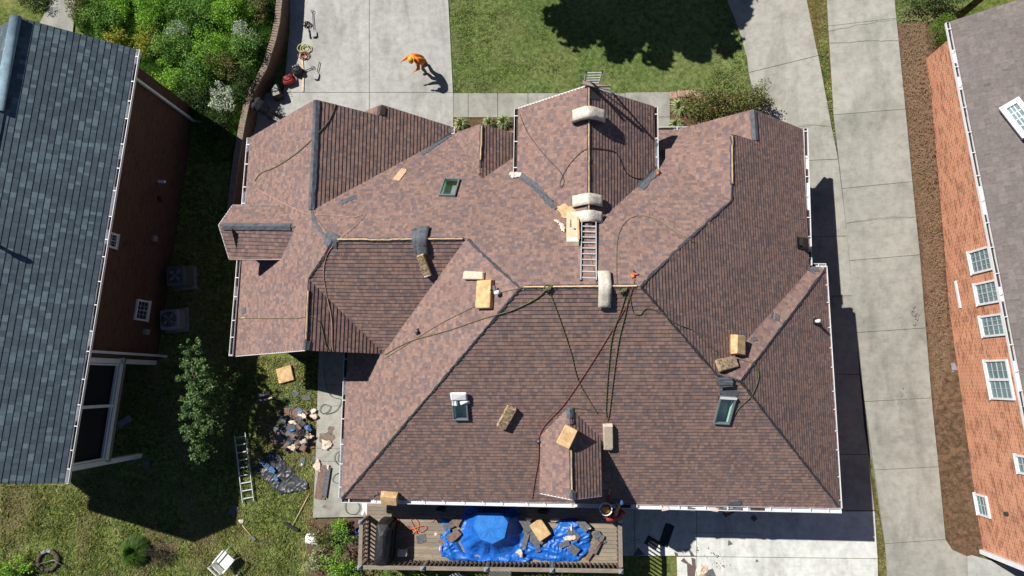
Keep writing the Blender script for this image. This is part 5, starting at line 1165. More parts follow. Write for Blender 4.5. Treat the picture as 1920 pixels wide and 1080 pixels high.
blockg((1003,977),(1023,1007),.5,.12,M_foam,'yellow foam block lying among scraps on the deck',lambda x,y:ZD+.2)
t,f=blockg((522,706),(550,698),.62,.1,M_foam,'tan foam block lying on the rear lawn below the left gable',gh); 
for i,(px,r,lab) in enumerate([((818,1002),(.16,.14),'pale folded cloth on the left tarp end'),((990,972),(.3,.14),'pale torn paper above the yellow block'),((1040,975),(.3,.14),'pale torn paper right of the yellow block'),((1072,990),(.14,.3),'pale paper strip in the middle of the right tarp'),((1070,1008),(.4,.22),'pale torn paper heap on the right tarp'),((975,1035),(.2,.3),'pale torn paper between both tarps'),((1100,990),(.22,.06),'white strip at the right edge of tarp'),((825,1025),(.1,.3),'pale strip hanging off the left tarp corner')]):
    b=P2(px[0],px[1],zd); q=[proj_ for proj_ in ()]
    ang=[i2*math.pi/4 for i2 in range(8)]; sx=r[0]*62*.55; sy=r[1]*62*.55; rr=random.Random(i)
    crumple('torn_paper',[(px[0]+math.cos(a)*sx*rr.uniform(.6,1.2),px[1]+math.sin(a)*sy*rr.uniform(.6,1.2)) for a in ang],lambda x,y:ZD+.2,.1,M_paper,lab,'paper',res=.03,scale=8,edge=.03,seed=i,group='torn papers on the deck')
ribbon([(725,945),(735,960),(748,975),(752,985),(745,990),(735,985)],.02,M_rope_o,'cord','orange cord dropping from the rear gutter to the deck','cord',r=.012,onground=lambda u,v:P(u,v,ZD+.02))
ribbon([(755,1005),(760,985),(770,992),(778,990),(782,1000),(775,985),(770,975),(775,970),(785,980),(782,995),(778,990),(795,985),(800,990),(788,998),(782,992),(772,1003),(760,1012)],.02,M_rope_o,'cord','tangled orange cord on the deck boards right of the grill','cord',r=.012,onground=lambda u,v:P(u,v,ZD+.02))
ribbon([(812,965),(815,972),(810,978),(803,976)],.02,M_rope_o,'cord','short orange cord at the shadow edge on the deck','cord',r=.01,onground=lambda u,v:P(u,v,ZD+.02))
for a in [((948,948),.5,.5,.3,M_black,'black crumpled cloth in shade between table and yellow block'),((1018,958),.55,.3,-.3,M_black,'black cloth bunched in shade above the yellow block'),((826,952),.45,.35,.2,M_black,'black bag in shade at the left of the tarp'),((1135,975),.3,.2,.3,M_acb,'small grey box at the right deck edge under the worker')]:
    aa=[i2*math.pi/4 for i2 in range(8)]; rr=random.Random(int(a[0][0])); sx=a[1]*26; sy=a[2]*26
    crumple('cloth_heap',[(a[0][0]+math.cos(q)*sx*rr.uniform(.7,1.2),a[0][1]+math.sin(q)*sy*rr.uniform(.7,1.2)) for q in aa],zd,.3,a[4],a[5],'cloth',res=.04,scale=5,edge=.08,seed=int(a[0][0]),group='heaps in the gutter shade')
# ------------------------------------------------------------------ rear lawn items
zg=gh
ladder(G(468,940)+V((0,0,.05)),G(452,812)+V((0,0,.05)),.45,'aluminium ladder lying on the rear lawn at the shadow edge',9)
# black wrapped bundle
crumple('plastic_sheet',[(505,846),(520,848),(545,880),(560,895),(578,906),(576,917),(556,920),(527,926),(480,878)],gh,.07,M_btarp,'black plastic shingle wrap with blue print spread on the rear lawn','plastic sheet',edge=.03,scale=2.2,res=.03,base=.04)
def text(s,size,fr,m,parent,name='print'):
    cu=bpy.data.curves.new(name,'FONT'); cu.body=s; cu.size=size; cu.extrude=.002; cu.align_x='CENTER'; cu.align_y='CENTER'
    o=bpy.data.objects.new(name,cu); COL.objects.link(o); bpy.context.view_layer.update(); me=bpy.data.meshes.new_from_object(o.evaluated_get(bpy.context.evaluated_depsgraph_get())); bpy.data.objects.remove(o)
    L=wl(parent); 
    for v in me.vertices: v.co=fr.p(v.co.x,v.co.y,v.co.z)-L
    me.materials.clear(); me.materials.append(m); ob=bpy.data.objects.new(name,me); COL.objects.link(ob); ob.parent=parent; return ob
ps=[o for o in bpy.data.objects if o.name.startswith('plastic_sheet')][0]; WL_[ps.name]=V(ps.location)
c=G(503,872); text('BUILT',.26,Fr(c+V((0,0,.2)),G(512,885)-G(484,862)),M_bprint,ps)
c=G(515,878); mb=MB(); f=Fr(c+V((0,0,.19)),G(530,892)-G(505,868)); mb.box((0,-.05,0),(.28,.14,.004),f); mb.box((.35,-.2,0),(.2,.12,.004),f); mb.make('print',M_bprint,ps)
# debris pile
zpile=lambda x,y: gh(x,y)+.3*math.exp(-((x-pc_.x)**2+(y-pc_.y)**2)/.35)
pc_=G(560,808)
rnd=random.Random(5); mb=MB()
for k in range(46):
    a=rnd.uniform(0,6.28); r=abs(rnd.gauss(0,.48)); x=pc_.x+math.cos(a)*r; y=pc_.y+math.sin(a)*r*.75; z=zpile(x,y)+rnd.uniform(.0,.1); f=Fr((x,y,z),V((rnd.uniform(-1,1),rnd.uniform(-1,1),rnd.uniform(-.2,.2))),V((rnd.uniform(-.3,.3),rnd.uniform(-.3,.3),1))); mb.box((0,0,0),(rnd.uniform(.2,.5),rnd.uniform(.12,.28),.015),f,mi=rnd.choice((0,0,0,1,1,1,2)),jit=.02)
o=single(mb,'debris_pile',[sb_,sd_,M_felt],'heap of torn shingles and wrappers on the lawn at the patio edge','debris',pc_,None,'stuff')
crumple('debris_wrappers',[(556,806),(566,800),(580,806),(588,816),(584,826),(570,829),(556,820)],zpile,.16,M_black,'','debris',res=.04,scale=6,edge=.05,parent=o,base=.08)
for k,(px,m) in enumerate((((552,790),M_paper),((570,778),M_paper),((584,818),M_paper),((575,828),M_wrap),((582,803),M_wrapb),((549,806),M_wrapb),((565,772),M_wrapb),((590,770),M_wrap),((592,780),M_paper),((553,838),M_paper))):
    aa=[i2*math.pi/4 for i2 in range(8)]; crumple('debris_paper',[(px[0]+math.cos(a)*10*rnd.uniform(.5,1.2),px[1]+math.sin(a)*7*rnd.uniform(.5,1.2)) for a in aa],zpile,.1,m,'','debris',res=.035,scale=9,edge=.03,parent=o,base=.16,seed=k)
G2='shingle scraps on the rear lawn'
for a in [((551,775),.75,.5,.1,sb_,'large brown striped sheet at the top of the debris heap'),((530,828),1.0,.45,-.6,sb_,'long brown sheet at the lower left of the debris heap'),((572,835),.7,.4,.3,sb_,'brown sheet at the lower right of the debris heap'),((540,808),.5,.5,-.6,sd_,'grey sheet at the left of the debris heap'),((492,750),.5,.16,.6,sd_,'dark strip beside the pale boards on the lawn'),((575,745),.35,.22,.1,sd_,'grey scrap between hose and debris heap'),((555,738),.25,.2,.9,sd_,'small grey scrap inside the hose loops'),((598,799),.18,.22,.4,sd_,'dark scrap at the patio edge beside the heap'),((567,866),.22,.4,-.2,sd_,'dark scrap on the lawn below the debris heap'),((439,956),.28,.4,-.6,sd_,'blue grey scrap at the tip of the house shadow'),((590,862),.16,.2,.2,sd_,'dark scrap touching the patio edge'),((234,790),.6,.28,.55,M_pcap,'grey board in the deep shade under the left house porch'),((277,872),.2,.35,.1,sd_,'small grey scrap in the shade right of the porch corner')]:
    scrap(*a,zf=gh,z=.03,group=G2)
for a in [((604,905),.42,1.25,-.12,sb_,'long brown and grey sheet leaning on the patio edge'),((612,905),.2,1.2,-.12,sd_,'grey strip on top of the long sheet at the patio')]:
    scrap(*a,zf=lambda x,y:.84,z=.02 if a[4] is sb_ else .05,group='sheets on the patio')
for px,sx,sy,lab in (((612,832),12,14,'pale torn papers and soil on the patio slab'),((597,875),9,14,'pale paper pile at the top of the long sheet'),((616,878),5,10,'pale paper strip right of the long sheet'),((566,870),7,4,'white wrapper scrap on lawn below the heap')):
    rr=random.Random(px[0]); crumple('torn_paper',[(px[0]+math.cos(a)*sx*rr.uniform(.5,1.2),px[1]+math.sin(a)*sy*rr.uniform(.5,1.2)) for a in [i2*math.pi/4 for i2 in range(8)]],(lambda x,y:.84) if px[0]>580 else gh,.09,M_paper,lab,'paper',res=.03,scale=9,edge=.03,seed=px[0],group='torn papers by the patio')
for px,sx,sy in (((612,822),16,18),((620,805),8,10),((608,950),5,4),((700,955),3,16)):
    mb=MB(); rr=random.Random(px[1])
    p=[P(px[0]+math.cos(a)*sx*rr.uniform(.5,1.1),px[1]+math.sin(a)*sy*rr.uniform(.5,1.1),.826) for a in [i2*math.pi/6 for i2 in range(12)]]; mb.mesh(p,tessellate_polygon([p])); tag(mb.make('soil_stain',plain('patio_stain',(.2,.15,.12),1,.4,20)),kind='structure')
mb=MB(); p=[P(u,v,.826) for u,v in ((678,944),(690,942),(688,955),(691,966),(687,967),(684,957),(680,967),(676,964),(680,955))]; mb.mesh(p,tessellate_polygon([p])); tag(mb.make('white_spill',M_whitep),kind='structure')
for a,b,w_,lab in (((486,742),(506,736),.14,'pale upper board stub on the lawn near the tree'),((496,750),(514,745),.08,'pale lower board stub on the lawn near the tree')):
    pa,pb=G(*a),G(*b); f=Fr((pa+pb)/2,pb-pa); mb=MB(); mb.box((0,0,.06),((pb-pa).length,w_,.08),f,bev=.01); single(mb,'board_stub',M_paper,lab,'board',f.o,'board stubs on the lawn')
# hoses
hz=lambda u,v: G(u,v)+V((0,0,.0)); hp=lambda u,v:P(u,v,.83)
ribbon([(577,700),(565,720),(555,735),(540,745),(530,750),(545,755),(565,748),(585,738),(570,730),(550,735),(535,742),(523,735),(517,745),(530,762)],.02,M_hose,'garden_hose','thin green hose tangled on the lawn above the debris heap','hose',r=.011,onground=hz)
ribbon([(540,772),(545,762),(558,760),(566,770),(560,782),(548,780),(545,768),(560,760),(575,770),(583,765),(580,752),(590,758)],.02,M_hose,'garden_hose','green hose loops lying over the debris heap top','hose',r=.011,onground=lambda u,v:G(u,v)+V((0,0,.1)))
ribbon([(608,690),(610,715),(616,735),(625,745),(640,750),(630,770),(610,776),(600,770),(606,758),(620,762),(615,772),(604,776)],.02,M_hose,'garden_hose','green hose running along the top of the patio','hose',r=.011,onground=hp)
ribbon([(642,845),(630,850),(628,862),(636,872),(642,874),(634,862),(636,850)],.02,M_hose,'garden_hose','green hose loop on the patio halfway along the gutter','hose',r=.011,onground=hp)
ribbon([(642,885),(628,890),(624,902),(634,906),(642,905)],.02,M_hose,'garden_hose','green hose loop on the patio below the middle loop','hose',r=.011,onground=hp)
ribbon([(648,942),(648,955),(655,963),(668,963),(674,953),(672,944),(664,940)],.02,M_hose,'garden_hose','green hose ring on the patio under the rear gutter corner','hose',r=.011,onground=hp)
# broom
def longtool(a,b,label,head,m_h=M_pine,zf=gh,name='broom',hm=M_blackp,cat='broom',hw=.6,hd=.12,hh=.09,dh=False):
    pa=P2(*a,zf)+V((0,0,.05)); pb=P2(*b,zf)+V((0,0,.06)); t=thing(name,label,cat,pb); mb=MB(); mb.tube([pa,(pa+pb)/2+V((0,0,.01)),pb],.016,7); mb.make('handle',m_h,t); f=Fr(pb,(pb-pa))
    mb=MB()
    if head=='bar': mb.box((.03,0,0),(hd,hw,hh),f,bev=.015)
    else:
        mb.mesh([f.p(-.02,-.04,.02),f.p(-.02,.04,.02),f.p(.08,.12,.0),f.p(.08,-.12,.0),f.p(.3,.12,.02),f.p(.3,-.12,.02),f.p(.34,0,.03)],[(0,1,2,3),(3,2,4,5),(5,4,6)]); 
    mb.make('head',hm,t)
    if dh: mb=MB(); g=Fr(pa,(pb-pa)); mb.tube([g.p(0,0,0),g.p(-.06,.06,0),g.p(-.14,.06,0),g.p(-.14,-.06,0),g.p(-.06,-.06,0),g.p(0,0,0)],.014,6); mb.make('grip',M_blackp,t)
    return t
longtool((581,925),(549,986),'push broom with wooden handle and black head on the rear lawn','bar')
longtool((455,984),(476,1008),'small rake lying on the lawn beside a white tool head','bar',m_h=M_pine,name='rake',cat='rake',hw=.12,hd=.2,hh=.04,hm=M_tin)
crumple('paper_bag',[(448,975),(454,972),(459,976),(457,983),(451,984)],gh,.1,M_wrap,'small white paper bag at the end of the rake','paper',res=.03,edge=.04)
# plastic chairs
def chair(px,rot,label,m,tip=0):
    b=G(*px); f=Fr(b,V((math.cos(rot),math.sin(rot),0))); t=thing('garden_chair',label,'chair',b,'white garden chairs on the lawn')
    mb=MB(); mb.box((0,0,.42),(.5,.5,.035),f,bev=.02); mb.make('seat',m,t)
    mb=MB(); g=Fr(f.p(-.27,0,.42),f.x,V((-.3*f.x.x,-.3*f.x.y,1))); 
    for y_ in (-.24,.24): mb.box((0,y_,.24),(.035,.05,.5),g,bev=.01)
    mb.box((0,0,.46),(.035,.5,.08),g,bev=.01); mb.box((0,0,.17),(.03,.44,.26),g,bev=.01); mb.make('backrest',m,t)
    for s in (-1,1):
        mb=MB(); mb.box((0,s*.28,.63),(.62,.06,.03),f,bev=.012); mb.tube([f.p(.28,s*.28,.62),f.p(.3,s*.27,.4)],.025,6); mb.make('armrest',m,t)
        for q in (-1,1): mb=MB(); mb.cyl(f.p(q*.2,s*.22,.42),f.p(q*.3,s*.28,.0),.03,7,r1=.022); mb.make('leg',m,t)
    return t
chair((432,1046),math.radians(50),'white garden chair with slotted back at the rear lawn',M_whitep)
chair((455,1092),math.radians(65),'white garden chair with grey trim cut by the bottom edge',M_whitep)
# fire ring, planter, feathery plant
b=G(93,1050); t=thing('fire_ring','ring of dark stones and metal on the rear lawn at bottom left','fire ring',b)
for k in range(12):
    a=k*math.pi/6; mb=MB(); f=Fr(b+V((math.cos(a)*.4,math.sin(a)*.36,.06)),V((-math.sin(a),math.cos(a),0))); mb.box((0,0,0),(.21,.13,.16),f,bev=.03,jit=.015); mb.make('ring_stone',M_acb if k in (3,4) else M_trunk,t)
mb=MB(); mb.tube([b+V((-.25,-.1,.16)),b+V((.3,.05,.18)),b+V((.85,-.3,.1))],.02,6); mb.make('poker',M_tin,t)
shrub((48,1062),(.6,.5,.7),M_leafA,'leafy bright shrub left of the ring of stones',n=800,size=.1,seed=201)
shrub((304,1032),(.55,.5,.5),leafm('purple_leaf',[(.03,.025,.02),(.06,.04,.035),(.09,.06,.05),(.05,.06,.03)]),'dark purplish shrub beside the feathery green plant',n=1300,size=.05,seed=205)
spiky((258,1030),.55,leafm('feathery',[(.05,.1,.015),(.08,.16,.025),(.11,.2,.035)]),'feathery bright green plant on the rear lawn',2600,202,h=.45)
mb=MB(); polyflat(mb,[(275,968),(330,985),(372,1000),(345,1010),(330,1040),(315,1065),(285,1060),(275,1035),(278,1010),(268,985)],gh,.004); tag(mb.make('bare_soil',M_dirt),kind='structure')
# pots under the railing at the bottom edge
b=G(862,1092)
mb=MB(); mb.tube([V((b.x+.5*math.cos(a),b.y+.42*math.sin(a),b.z+.45)) for a in [i*.3927 for i in range(17)]],.07,8,cap=False); t=thing('planter','round grey planter tub under the deck railing','planter',b); mb.make('rim',M_pcap,t); mb=MB(); mb.cyl(b,b+V((0,0,.4)),.4,20,r1=.48); mb.make('tub',M_acb,t)
b=P(938,1080,.55); t=thing('storage_bench','pale storage box under the deck railing','box',V((b.x,b.y-.3,0))); mb=MB(); mb.box((b.x,b.y-.25,.3),(.8,.8,.5),bev=.02); mb.make('bin',M_whitep,t); mb=MB(); mb.box((b.x,b.y-.25,.57),(.86,.86,.04),bev=.015); mb.make('lid',M_con2,t)
# AC units
def ac(px,label,m,fanm=M_grille,s=.78,hgt=.75):
    b=G(*px); t=thing('air_conditioner',label,'air conditioner',b,'air conditioners beside the left house'); a=.1; f=Fr(b,V((math.cos(a),math.sin(a),0))); mb=MB(); mb.box((0,0,hgt/2+.06),(s,s,hgt),f,bev=.05); mb.make('housing',m,t)
    mb=MB(); mb.cyl(f.p(0,0,hgt+.05),f.p(0,0,hgt+.075),s*.4,24); mb.make('fan_opening',M_blackp,t)
    mb=MB()
    for r in (.1,.17,.24,.31): mb.tube([f.p(r*math.cos(q)*s*1.27,r*math.sin(q)*s*1.27,hgt+.09) for q in [i*math.pi/10 for i in range(21)]],.006,4,cap=False)
    for k in range(8): q=k*math.pi/4; mb.tube([f.p(0,0,hgt+.09),f.p(.31*s*1.27*math.cos(q),.31*s*1.27*math.sin(q),hgt+.085)],.006,4)
    mb.make('fan_grille',M_acb,t); mb=MB()
    for k in range(4): q=k*math.pi/2+.4; mb.mesh([f.p(0,0,hgt+.078),f.p(.27*math.cos(q),.27*math.sin(q),hgt+.08),f.p(.27*math.cos(q+.7),.27*math.sin(q+.7),hgt+.084)],[(0,1,2)])
    mb.make('fan_blades',M_acb,t)
    mb=MB(); mb.box((0,0,.03),(s+.2,s+.2,.06),f); mb.make('pad',M_con2,t); return t
ac((348,522),'upper of the two grey air conditioners, by the shaded wall',plain('dark_ac',(.11,.11,.12),.5,.1)); ac((333,601),'lower of the two air conditioners, with paler housing',plain('pale_ac',(.24,.25,.3),.5,.1),s=.78,hgt=.6)
# rear slab debris
G3='dark scraps on the rear slab'
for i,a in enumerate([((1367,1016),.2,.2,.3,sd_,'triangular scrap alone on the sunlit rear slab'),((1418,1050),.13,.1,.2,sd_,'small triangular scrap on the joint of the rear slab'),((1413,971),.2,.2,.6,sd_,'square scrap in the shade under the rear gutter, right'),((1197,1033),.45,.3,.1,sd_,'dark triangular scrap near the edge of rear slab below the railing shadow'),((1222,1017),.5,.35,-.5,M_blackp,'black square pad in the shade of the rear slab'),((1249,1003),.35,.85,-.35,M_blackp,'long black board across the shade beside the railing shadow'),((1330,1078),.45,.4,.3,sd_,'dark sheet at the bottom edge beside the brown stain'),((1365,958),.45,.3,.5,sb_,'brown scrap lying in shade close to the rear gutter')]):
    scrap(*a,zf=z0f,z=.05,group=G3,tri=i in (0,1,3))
crumple('torn_paper',[(1305,1065),(1312,1056),(1324,1058),(1330,1070),(1322,1085),(1304,1085)],z0f,.15,M_paper,'pale paper heap on the rear slab at the bottom edge','paper',res=.035,base=.05)
rnd=random.Random(4); mb=MB()
for k in range(90):
    c=rnd.choice([(1340,1040,14,9),(1355,1060,20,7),(1283,1035,5,5),(1306,1032,3,8),(1190,1015,30,10),(1260,965,60,6)]); p=P(c[0]+rnd.gauss(0,c[2]*.5),c[1]+rnd.gauss(0,c[3]*.5),.05); s=rnd.uniform(.01,.05); f=Fr(p,V((rnd.uniform(-1,1),rnd.uniform(-1,1),0))); mb.box((0,0,.005),(s,s*rnd.uniform(.4,1),.01),f,jit=.004)
single(mb,'shingle_crumbs',sd_,'dark crumbs scattered on the rear slab','crumbs',P(1340,1040,0),None,'stuff')
mb=MB()
for poly in ([(1276,1052),(1288,1058),(1290,1100),(1300,1100),(1305,1065),(1304,1048),(1296,1045),(1298,1060),(1290,1055),(1282,1046)],[(1264,1034),(1271,1038),(1272,1044),(1266,1042)],[(1291,1030),(1297,1034),(1302,1042),(1295,1042)]):
    p=[P(u,v,.049) for u,v in poly]; mb.mesh(p,tessellate_polygon([p]))
tag(mb.make('brown_stain',plain('mud_stain',(.13,.09,.085),1,.4,25)),kind='structure')
# gutter litter rear-right
for i,(u,w_,m) in enumerate(((1247,.22,M_paper),(1352,.4,M_flash),(1378,.5,M_flash),(1296,.25,sd_),(1338,.3,M_paper))):
    p=P(u,951,3.62); p.y=e['S'][4].y-.06; rr=random.Random(i); mb=MB(); f=Fr(p,V((1,rr.uniform(-.2,.2),0)),V((0,rr.uniform(-.2,.2),1))); mb.box((0,0,.01),(w_,.1,.02),f,jit=.02)
    single(mb,'gutter_scrap',m,['pale paper stuck in the rear gutter right of the worker','grey shingle strip hanging over the rear gutter','longer grey strip on the rear gutter lip','dark scrap inside the rear gutter','pale strip inside the rear gutter'][i],'scrap',p,'scraps caught in the rear gutter')
# ------------------------------------------------------------------ driveway tools
longtool((587,26),(589,58),'shovel with D grip lying at the top of the garage driveway','blade',m_h=M_blackp,zf=lambda x,y:.05,name='shovel',cat='shovel',hm=M_tin,dh=True)
longtool((584,129),(571,134),'shovel with D grip half buried in the tool heap','blade',m_h=M_blackp,zf=lambda x,y:.05,name='shovel',cat='shovel',hm=M_tin,dh=True)
longtool((600,117),(595,137),'short handled spade alone on the sunlit driveway','blade',m_h=M_blackp,zf=lambda x,y:.05,name='shovel',cat='shovel',hm=M_tin)
pa=P(579,55,.08); pb=P(582,72,.08); mb=MB(); mb.tube([pa,pb],.03,6); single(mb,'pry_bar',M_blackp,'short black bar beside the top shovel','tool',pa)
mb=MB(); pa=P(565,95,.07); pb=P(569,140,.07); pc=P(568,172,.07)
for a,b in ((pa,pb),(pb,pc)): fr=Fr((a+b)/2,b-a); mb.box((0,0,0),((b-a).length,.07,.03),fr)
single(mb,'wood_strip',M_pine,'long pale wooden strip lying through the driveway tool heap','board',pa)
def coil(px,r,m,label,n=4,z=.05,nm='cord_coil'):
    b=P(px[0],px[1],z); mb=MB(); rr=random.Random(px[0]); pts=[]
    for i in range(n*14): a=i*2*math.pi/14; q=r*(1+.25*math.sin(a*.37+px[0]))*rr.uniform(.9,1.08); pts.append(b+V((q*math.cos(a)+.08*math.sin(a*.2),q*.8*math.sin(a),.02+.09*(i/(n*14))+rr.uniform(0,.02))))
    mb.tube(pts,.018,5); return single(mb,nm,m,label,'cord',b)
coil((570,105),.16,M_orange if False else M_rope_r,'red hose coil in the driveway tool heap'); coil((572,92),.2,M_leafV if False else plain('pale_yellow_rope',(.5,.5,.22),.7,.2),'pale yellow green rope coil above the red hose'); coil((575,47),.13,M_rope_k,'black cord coil beside the top shovel'); coil((548,150),.18,plain('salmon_hose',(.5,.25,.2),.6,.2),'salmon hose coil in the shaded tool heap')
for px,sz,m,lab in (((560,137),(.4,.35,.3),M_dark,'dark machine with grey fittings in the tool heap'),((543,153),(.5,.4,.3),M_red,'dark red tool bag in the shaded tool heap'),((523,177),(.42,.6,.45),M_blackp,'black bin standing in the wall shade above the left gable')):
    b=P(px[0],px[1],.045); t=thing('tool_bag' if m is M_red else ('compressor' if m is M_dark else 'storage_bin'),lab,'bag' if m is M_red else ('compressor' if m is M_dark else 'bin'),b); f=Fr(b,V((1,.4,0))); mb=MB(); mb.box((0,0,sz[2]/2),sz,f,bev=.06,jit=.02); mb.make('body',m,t); mb=MB(); mb.tube([f.p(-sz[0]*.3,0,sz[2]),f.p(-sz[0]*.2,0,sz[2]+.12),f.p(sz[0]*.2,0,sz[2]+.12),f.p(sz[0]*.3,0,sz[2])],.02,6); mb.make('handle',M_tin,t)
    if m is M_dark:
        for k in range(3): q=MB(); q.cyl(f.p(-.1+k*.12,.1,.25),f.p(-.05+k*.1,.18,.38),.05,10); q.make('fitting',M_tin,t)
# ------------------------------------------------------------------ PEOPLE
def capsules(mb, segs, n=12):
    for a,b,ra,rb_ in segs:
        a=V(a);b=V(b); L=(b-a).length
        ax=(b-a).normalized() if L>1e-5 else V((0,0,1)); pts=[];rs=[]
        for k in range(4): th=math.pi/2*(k+.15)/4; pts.append(a-ax*ra*math.cos(th)); rs.append(ra*math.sin(th))
        pts.append(a); rs.append(ra); pts.append(b); rs.append(rb_)
        for k in range(3,-1,-1): th=math.pi/2*(k+.15)/4; pts.append(b+ax*rb_*math.cos(th)); rs.append(rb_*math.sin(th))
        mb.tube(pts,rs,n)
def remesh(o,vox,sm_=2):
    m=o.modifiers.new('r','REMESH'); m.mode='VOXEL'; m.voxel_size=vox; m.use_smooth_shade=True
    s=o.modifiers.new('s','SMOOTH'); s.iterations=sm_; s.factor=.5
def hand(segs, wr, fw, side, grip=.5, s=1.0):
    fw=V(fw).normalized(); up=V(side).normalized(); up=(up-up.dot(fw)*fw).normalized(); lat=fw.cross(up)
    wr=V(wr); pc=wr+fw*.055*s
    for k in (-1.2,-.4,.4,1.2): segs.append((wr+lat*.012*k,wr+fw*.09*s+lat*.019*k,.014,.011))
    for k,L in ((-1.5,.062),(-.5,.078),(.5,.085),(1.5,.074)):
        p=wr+fw*.09*s+lat*.0195*k; q=p+(fw*(1-grip*.5)-up*grip*.6).normalized()*L*.45; r=q+(fw*(1-grip)-up*grip).normalized()*L*.35; e_=r+(fw*(1-1.4*grip)-up*grip).normalized()*L*.25
        segs += [(p,q,.0095,.009),(q,r,.009,.008),(r,e_,.008,.007)]
    p=wr+fw*.03*s+lat*.028; q=p+(fw*.6+lat*.7-up*.2).normalized()*.035; r=q+(fw*.85+lat*.2-up*.5*grip).normalized()*.03; segs += [(p,q,.012,.011),(q,r,.011,.008)]
def person(label, J, shirt, trou, boots, hat=None, skin=M_skin, belt=None, hair=M_dark, vest=None):
    """J: joints dict pelvis, chest, neck, head, shL,elL,wrL, shR,elR,wrR, hipL,knL,anL, hipR,knR,anR, face(dir)"""
    g=lambda k: V(J[k]); base=(g('anL')+g('anR'))/2; t=thing('person',label,'person',V((base.x,base.y,min(g('anL').z,g('anR').z)-.08)))
    S=[]; fw=V(J['face']).normalized(); hd=g('head'); up=(hd-g('neck')).normalized(); fw=(fw-fw.dot(up)*up).normalized(); lat=fw.cross(up)
    S+=[(hd+up*.02,hd-up*.05+fw*.02,.095,.07),(hd+fw*.055-up*.05,hd+fw*.045-up*.085,.05,.035),(g('neck')-up*.03,hd-up*.05,.055,.055)]
    S+=[(hd+fw*.1-up*.01,hd+fw*.118-up*.04,.012,.016),(hd+lat*.1,hd+lat*.1-up*.04,.012,.01),(hd-lat*.1,hd-lat*.1-up*.04,.012,.01)]
    S+=[(hd+fw*.098-up*.075-lat*.02,hd+fw*.098-up*.075+lat*.02,.009,.009)]
    sh=(g('shL')+g('shR'))/2; sd=(g('shL')-g('shR')).normalized()
    S+=[(g('shL')-sd*.05,g('shR')+sd*.05,.075,.075),(sh,g('neck'),.08,.06),(g('chest')+sd*.07,g('pelvis')+sd*.06,.125,.12),(g('chest')-sd*.07,g('pelvis')-sd*.06,.125,.12),(sh+sd*.08,g('chest')+sd*.07,.1,.125),(sh-sd*.08,g('chest')-sd*.07,.1,.125),(g('hipL'),g('hipR'),.11,.11)]
    for s in 'LR':
        S+=[(g('sh'+s),g('el'+s),.055,.042),(g('el'+s),g('wr'+s),.042,.028),(g('hip'+s),g('kn'+s),.088,.06),(g('kn'+s),g('an'+s),.058,.04)]
        a=(g('wr'+s)-g('el'+s)).normalized(); hand(S,g('wr'+s),a,V((.1,.1,1)),.55)
        S.append((g('an'+s)+V((0,0,-.03)),g('an'+s)+V((fw.x*.14,fw.y*.14,-.045)),.038,.03))
    mb=MB(); capsules(mb,S,10); o=mb.make('body',skin,t); remesh(o,.011)
    ey=MB()
    for s in (-1,1): ey.ball(hd+fw*.088+up*.005+lat*.034*s,.012,n=8)
    ey.make('eyes',M_ink,t)
    C=[(g('shL')-sd*.02,g('shR')+sd*.02,.105,.105),(sh,g('neck')-up*.02,.1,.075),(sh+sd*.11,g('chest')+sd*.1,.13,.155),(sh-sd*.11,g('chest')-sd*.1,.13,.155),(g('chest')+sd*.1,g('pelvis')+sd*.08,.155,.15),(g('chest')-sd*.1,g('pelvis')-sd*.08,.155,.15)]
    for s in 'LR': C+=[(g('sh'+s),g('el'+s),.088,.07),(g('el'+s),g('el'+s)+(g('wr'+s)-g('el'+s))*.8,.068,.048)]
    mb=MB(); capsules(mb,C,12); o=mb.make('shirt',shirt,t); remesh(o,.018,3)
    C=[(g('hipL'),g('hipR'),.13,.13),(g('pelvis')+sd*.06,g('pelvis')-sd*.06,.14,.14)]
    for s in 'LR': C+=[(g('hip'+s),g('kn'+s),.108,.078),(g('kn'+s),g('an'+s)+V((0,0,.03)),.078,.062)]
    mb=MB(); capsules(mb,C,12); o=mb.make('trousers',trou,t); remesh(o,.018,3)
    for s in 'LR': mb=MB(); a=g('an'+s); capsules(mb,[(a+V((0,0,.05)),a+V((0,0,-.03)),.055,.055),(a+V((0,0,-.04)),a+V((fw.x*.17,fw.y*.17,-.05)),.052,.042)],10); o=mb.make('boot',boots,t); remesh(o,.015,1)
    if belt: mb=MB(); capsules(mb,[(g('pelvis')+sd*.1+up*.02,g('pelvis')-sd*.1+up*.02,.155,.155)],12); o=mb.make('tool_belt',belt,t); remesh(o,.02,1)
    if vest: mb=MB(); mb.box((0,0,0),(.001,.001,.001)); 
    if hat:
        kind,m=hat; mb=MB(); f=Fr(hd+up*.03,fw,up); vs=[];n=20
        R=.118 if kind=='cap' else .135
        for i in range(6):
            th=math.pi/2*i/5
            for k in range(n): q=2*math.pi*k/n; vs.append(f.p(R*1.08*math.cos(q)*math.cos(th),R*math.sin(q)*math.cos(th),.0+R*.95*math.sin(th)))
        fs=[(i*n+k,i*n+(k+1)%n,(i+1)*n+(k+1)%n,(i+1)*n+k) for i in range(5) for k in range(n)]; mb.mesh(vs,fs,0,True)
        if kind=='cap': mb.mesh([f.p(.08,-.09,.005),f.p(.21,-.06,-.015),f.p(.23,0,-.01),f.p(.21,.06,-.015),f.p(.08,.09,.005),f.p(.1,0,.02)],[(0,1,2,5),(5,2,3,4)])
        else:
            w=[]; 
            for rr,zz in ((R*1.0,.0),(R*1.25,-.015)):
                for k in range(n): q=2*math.pi*k/n; w.append(f.p(rr*1.1*math.cos(q),rr*math.sin(q),zz))
            mb.mesh(w,[(k,(k+1)%n,n+(k+1)%n,n+k) for k in range(n)],0,True)
        mb.make('cap' if kind=='cap' else 'hard_hat',m,t)
    else:
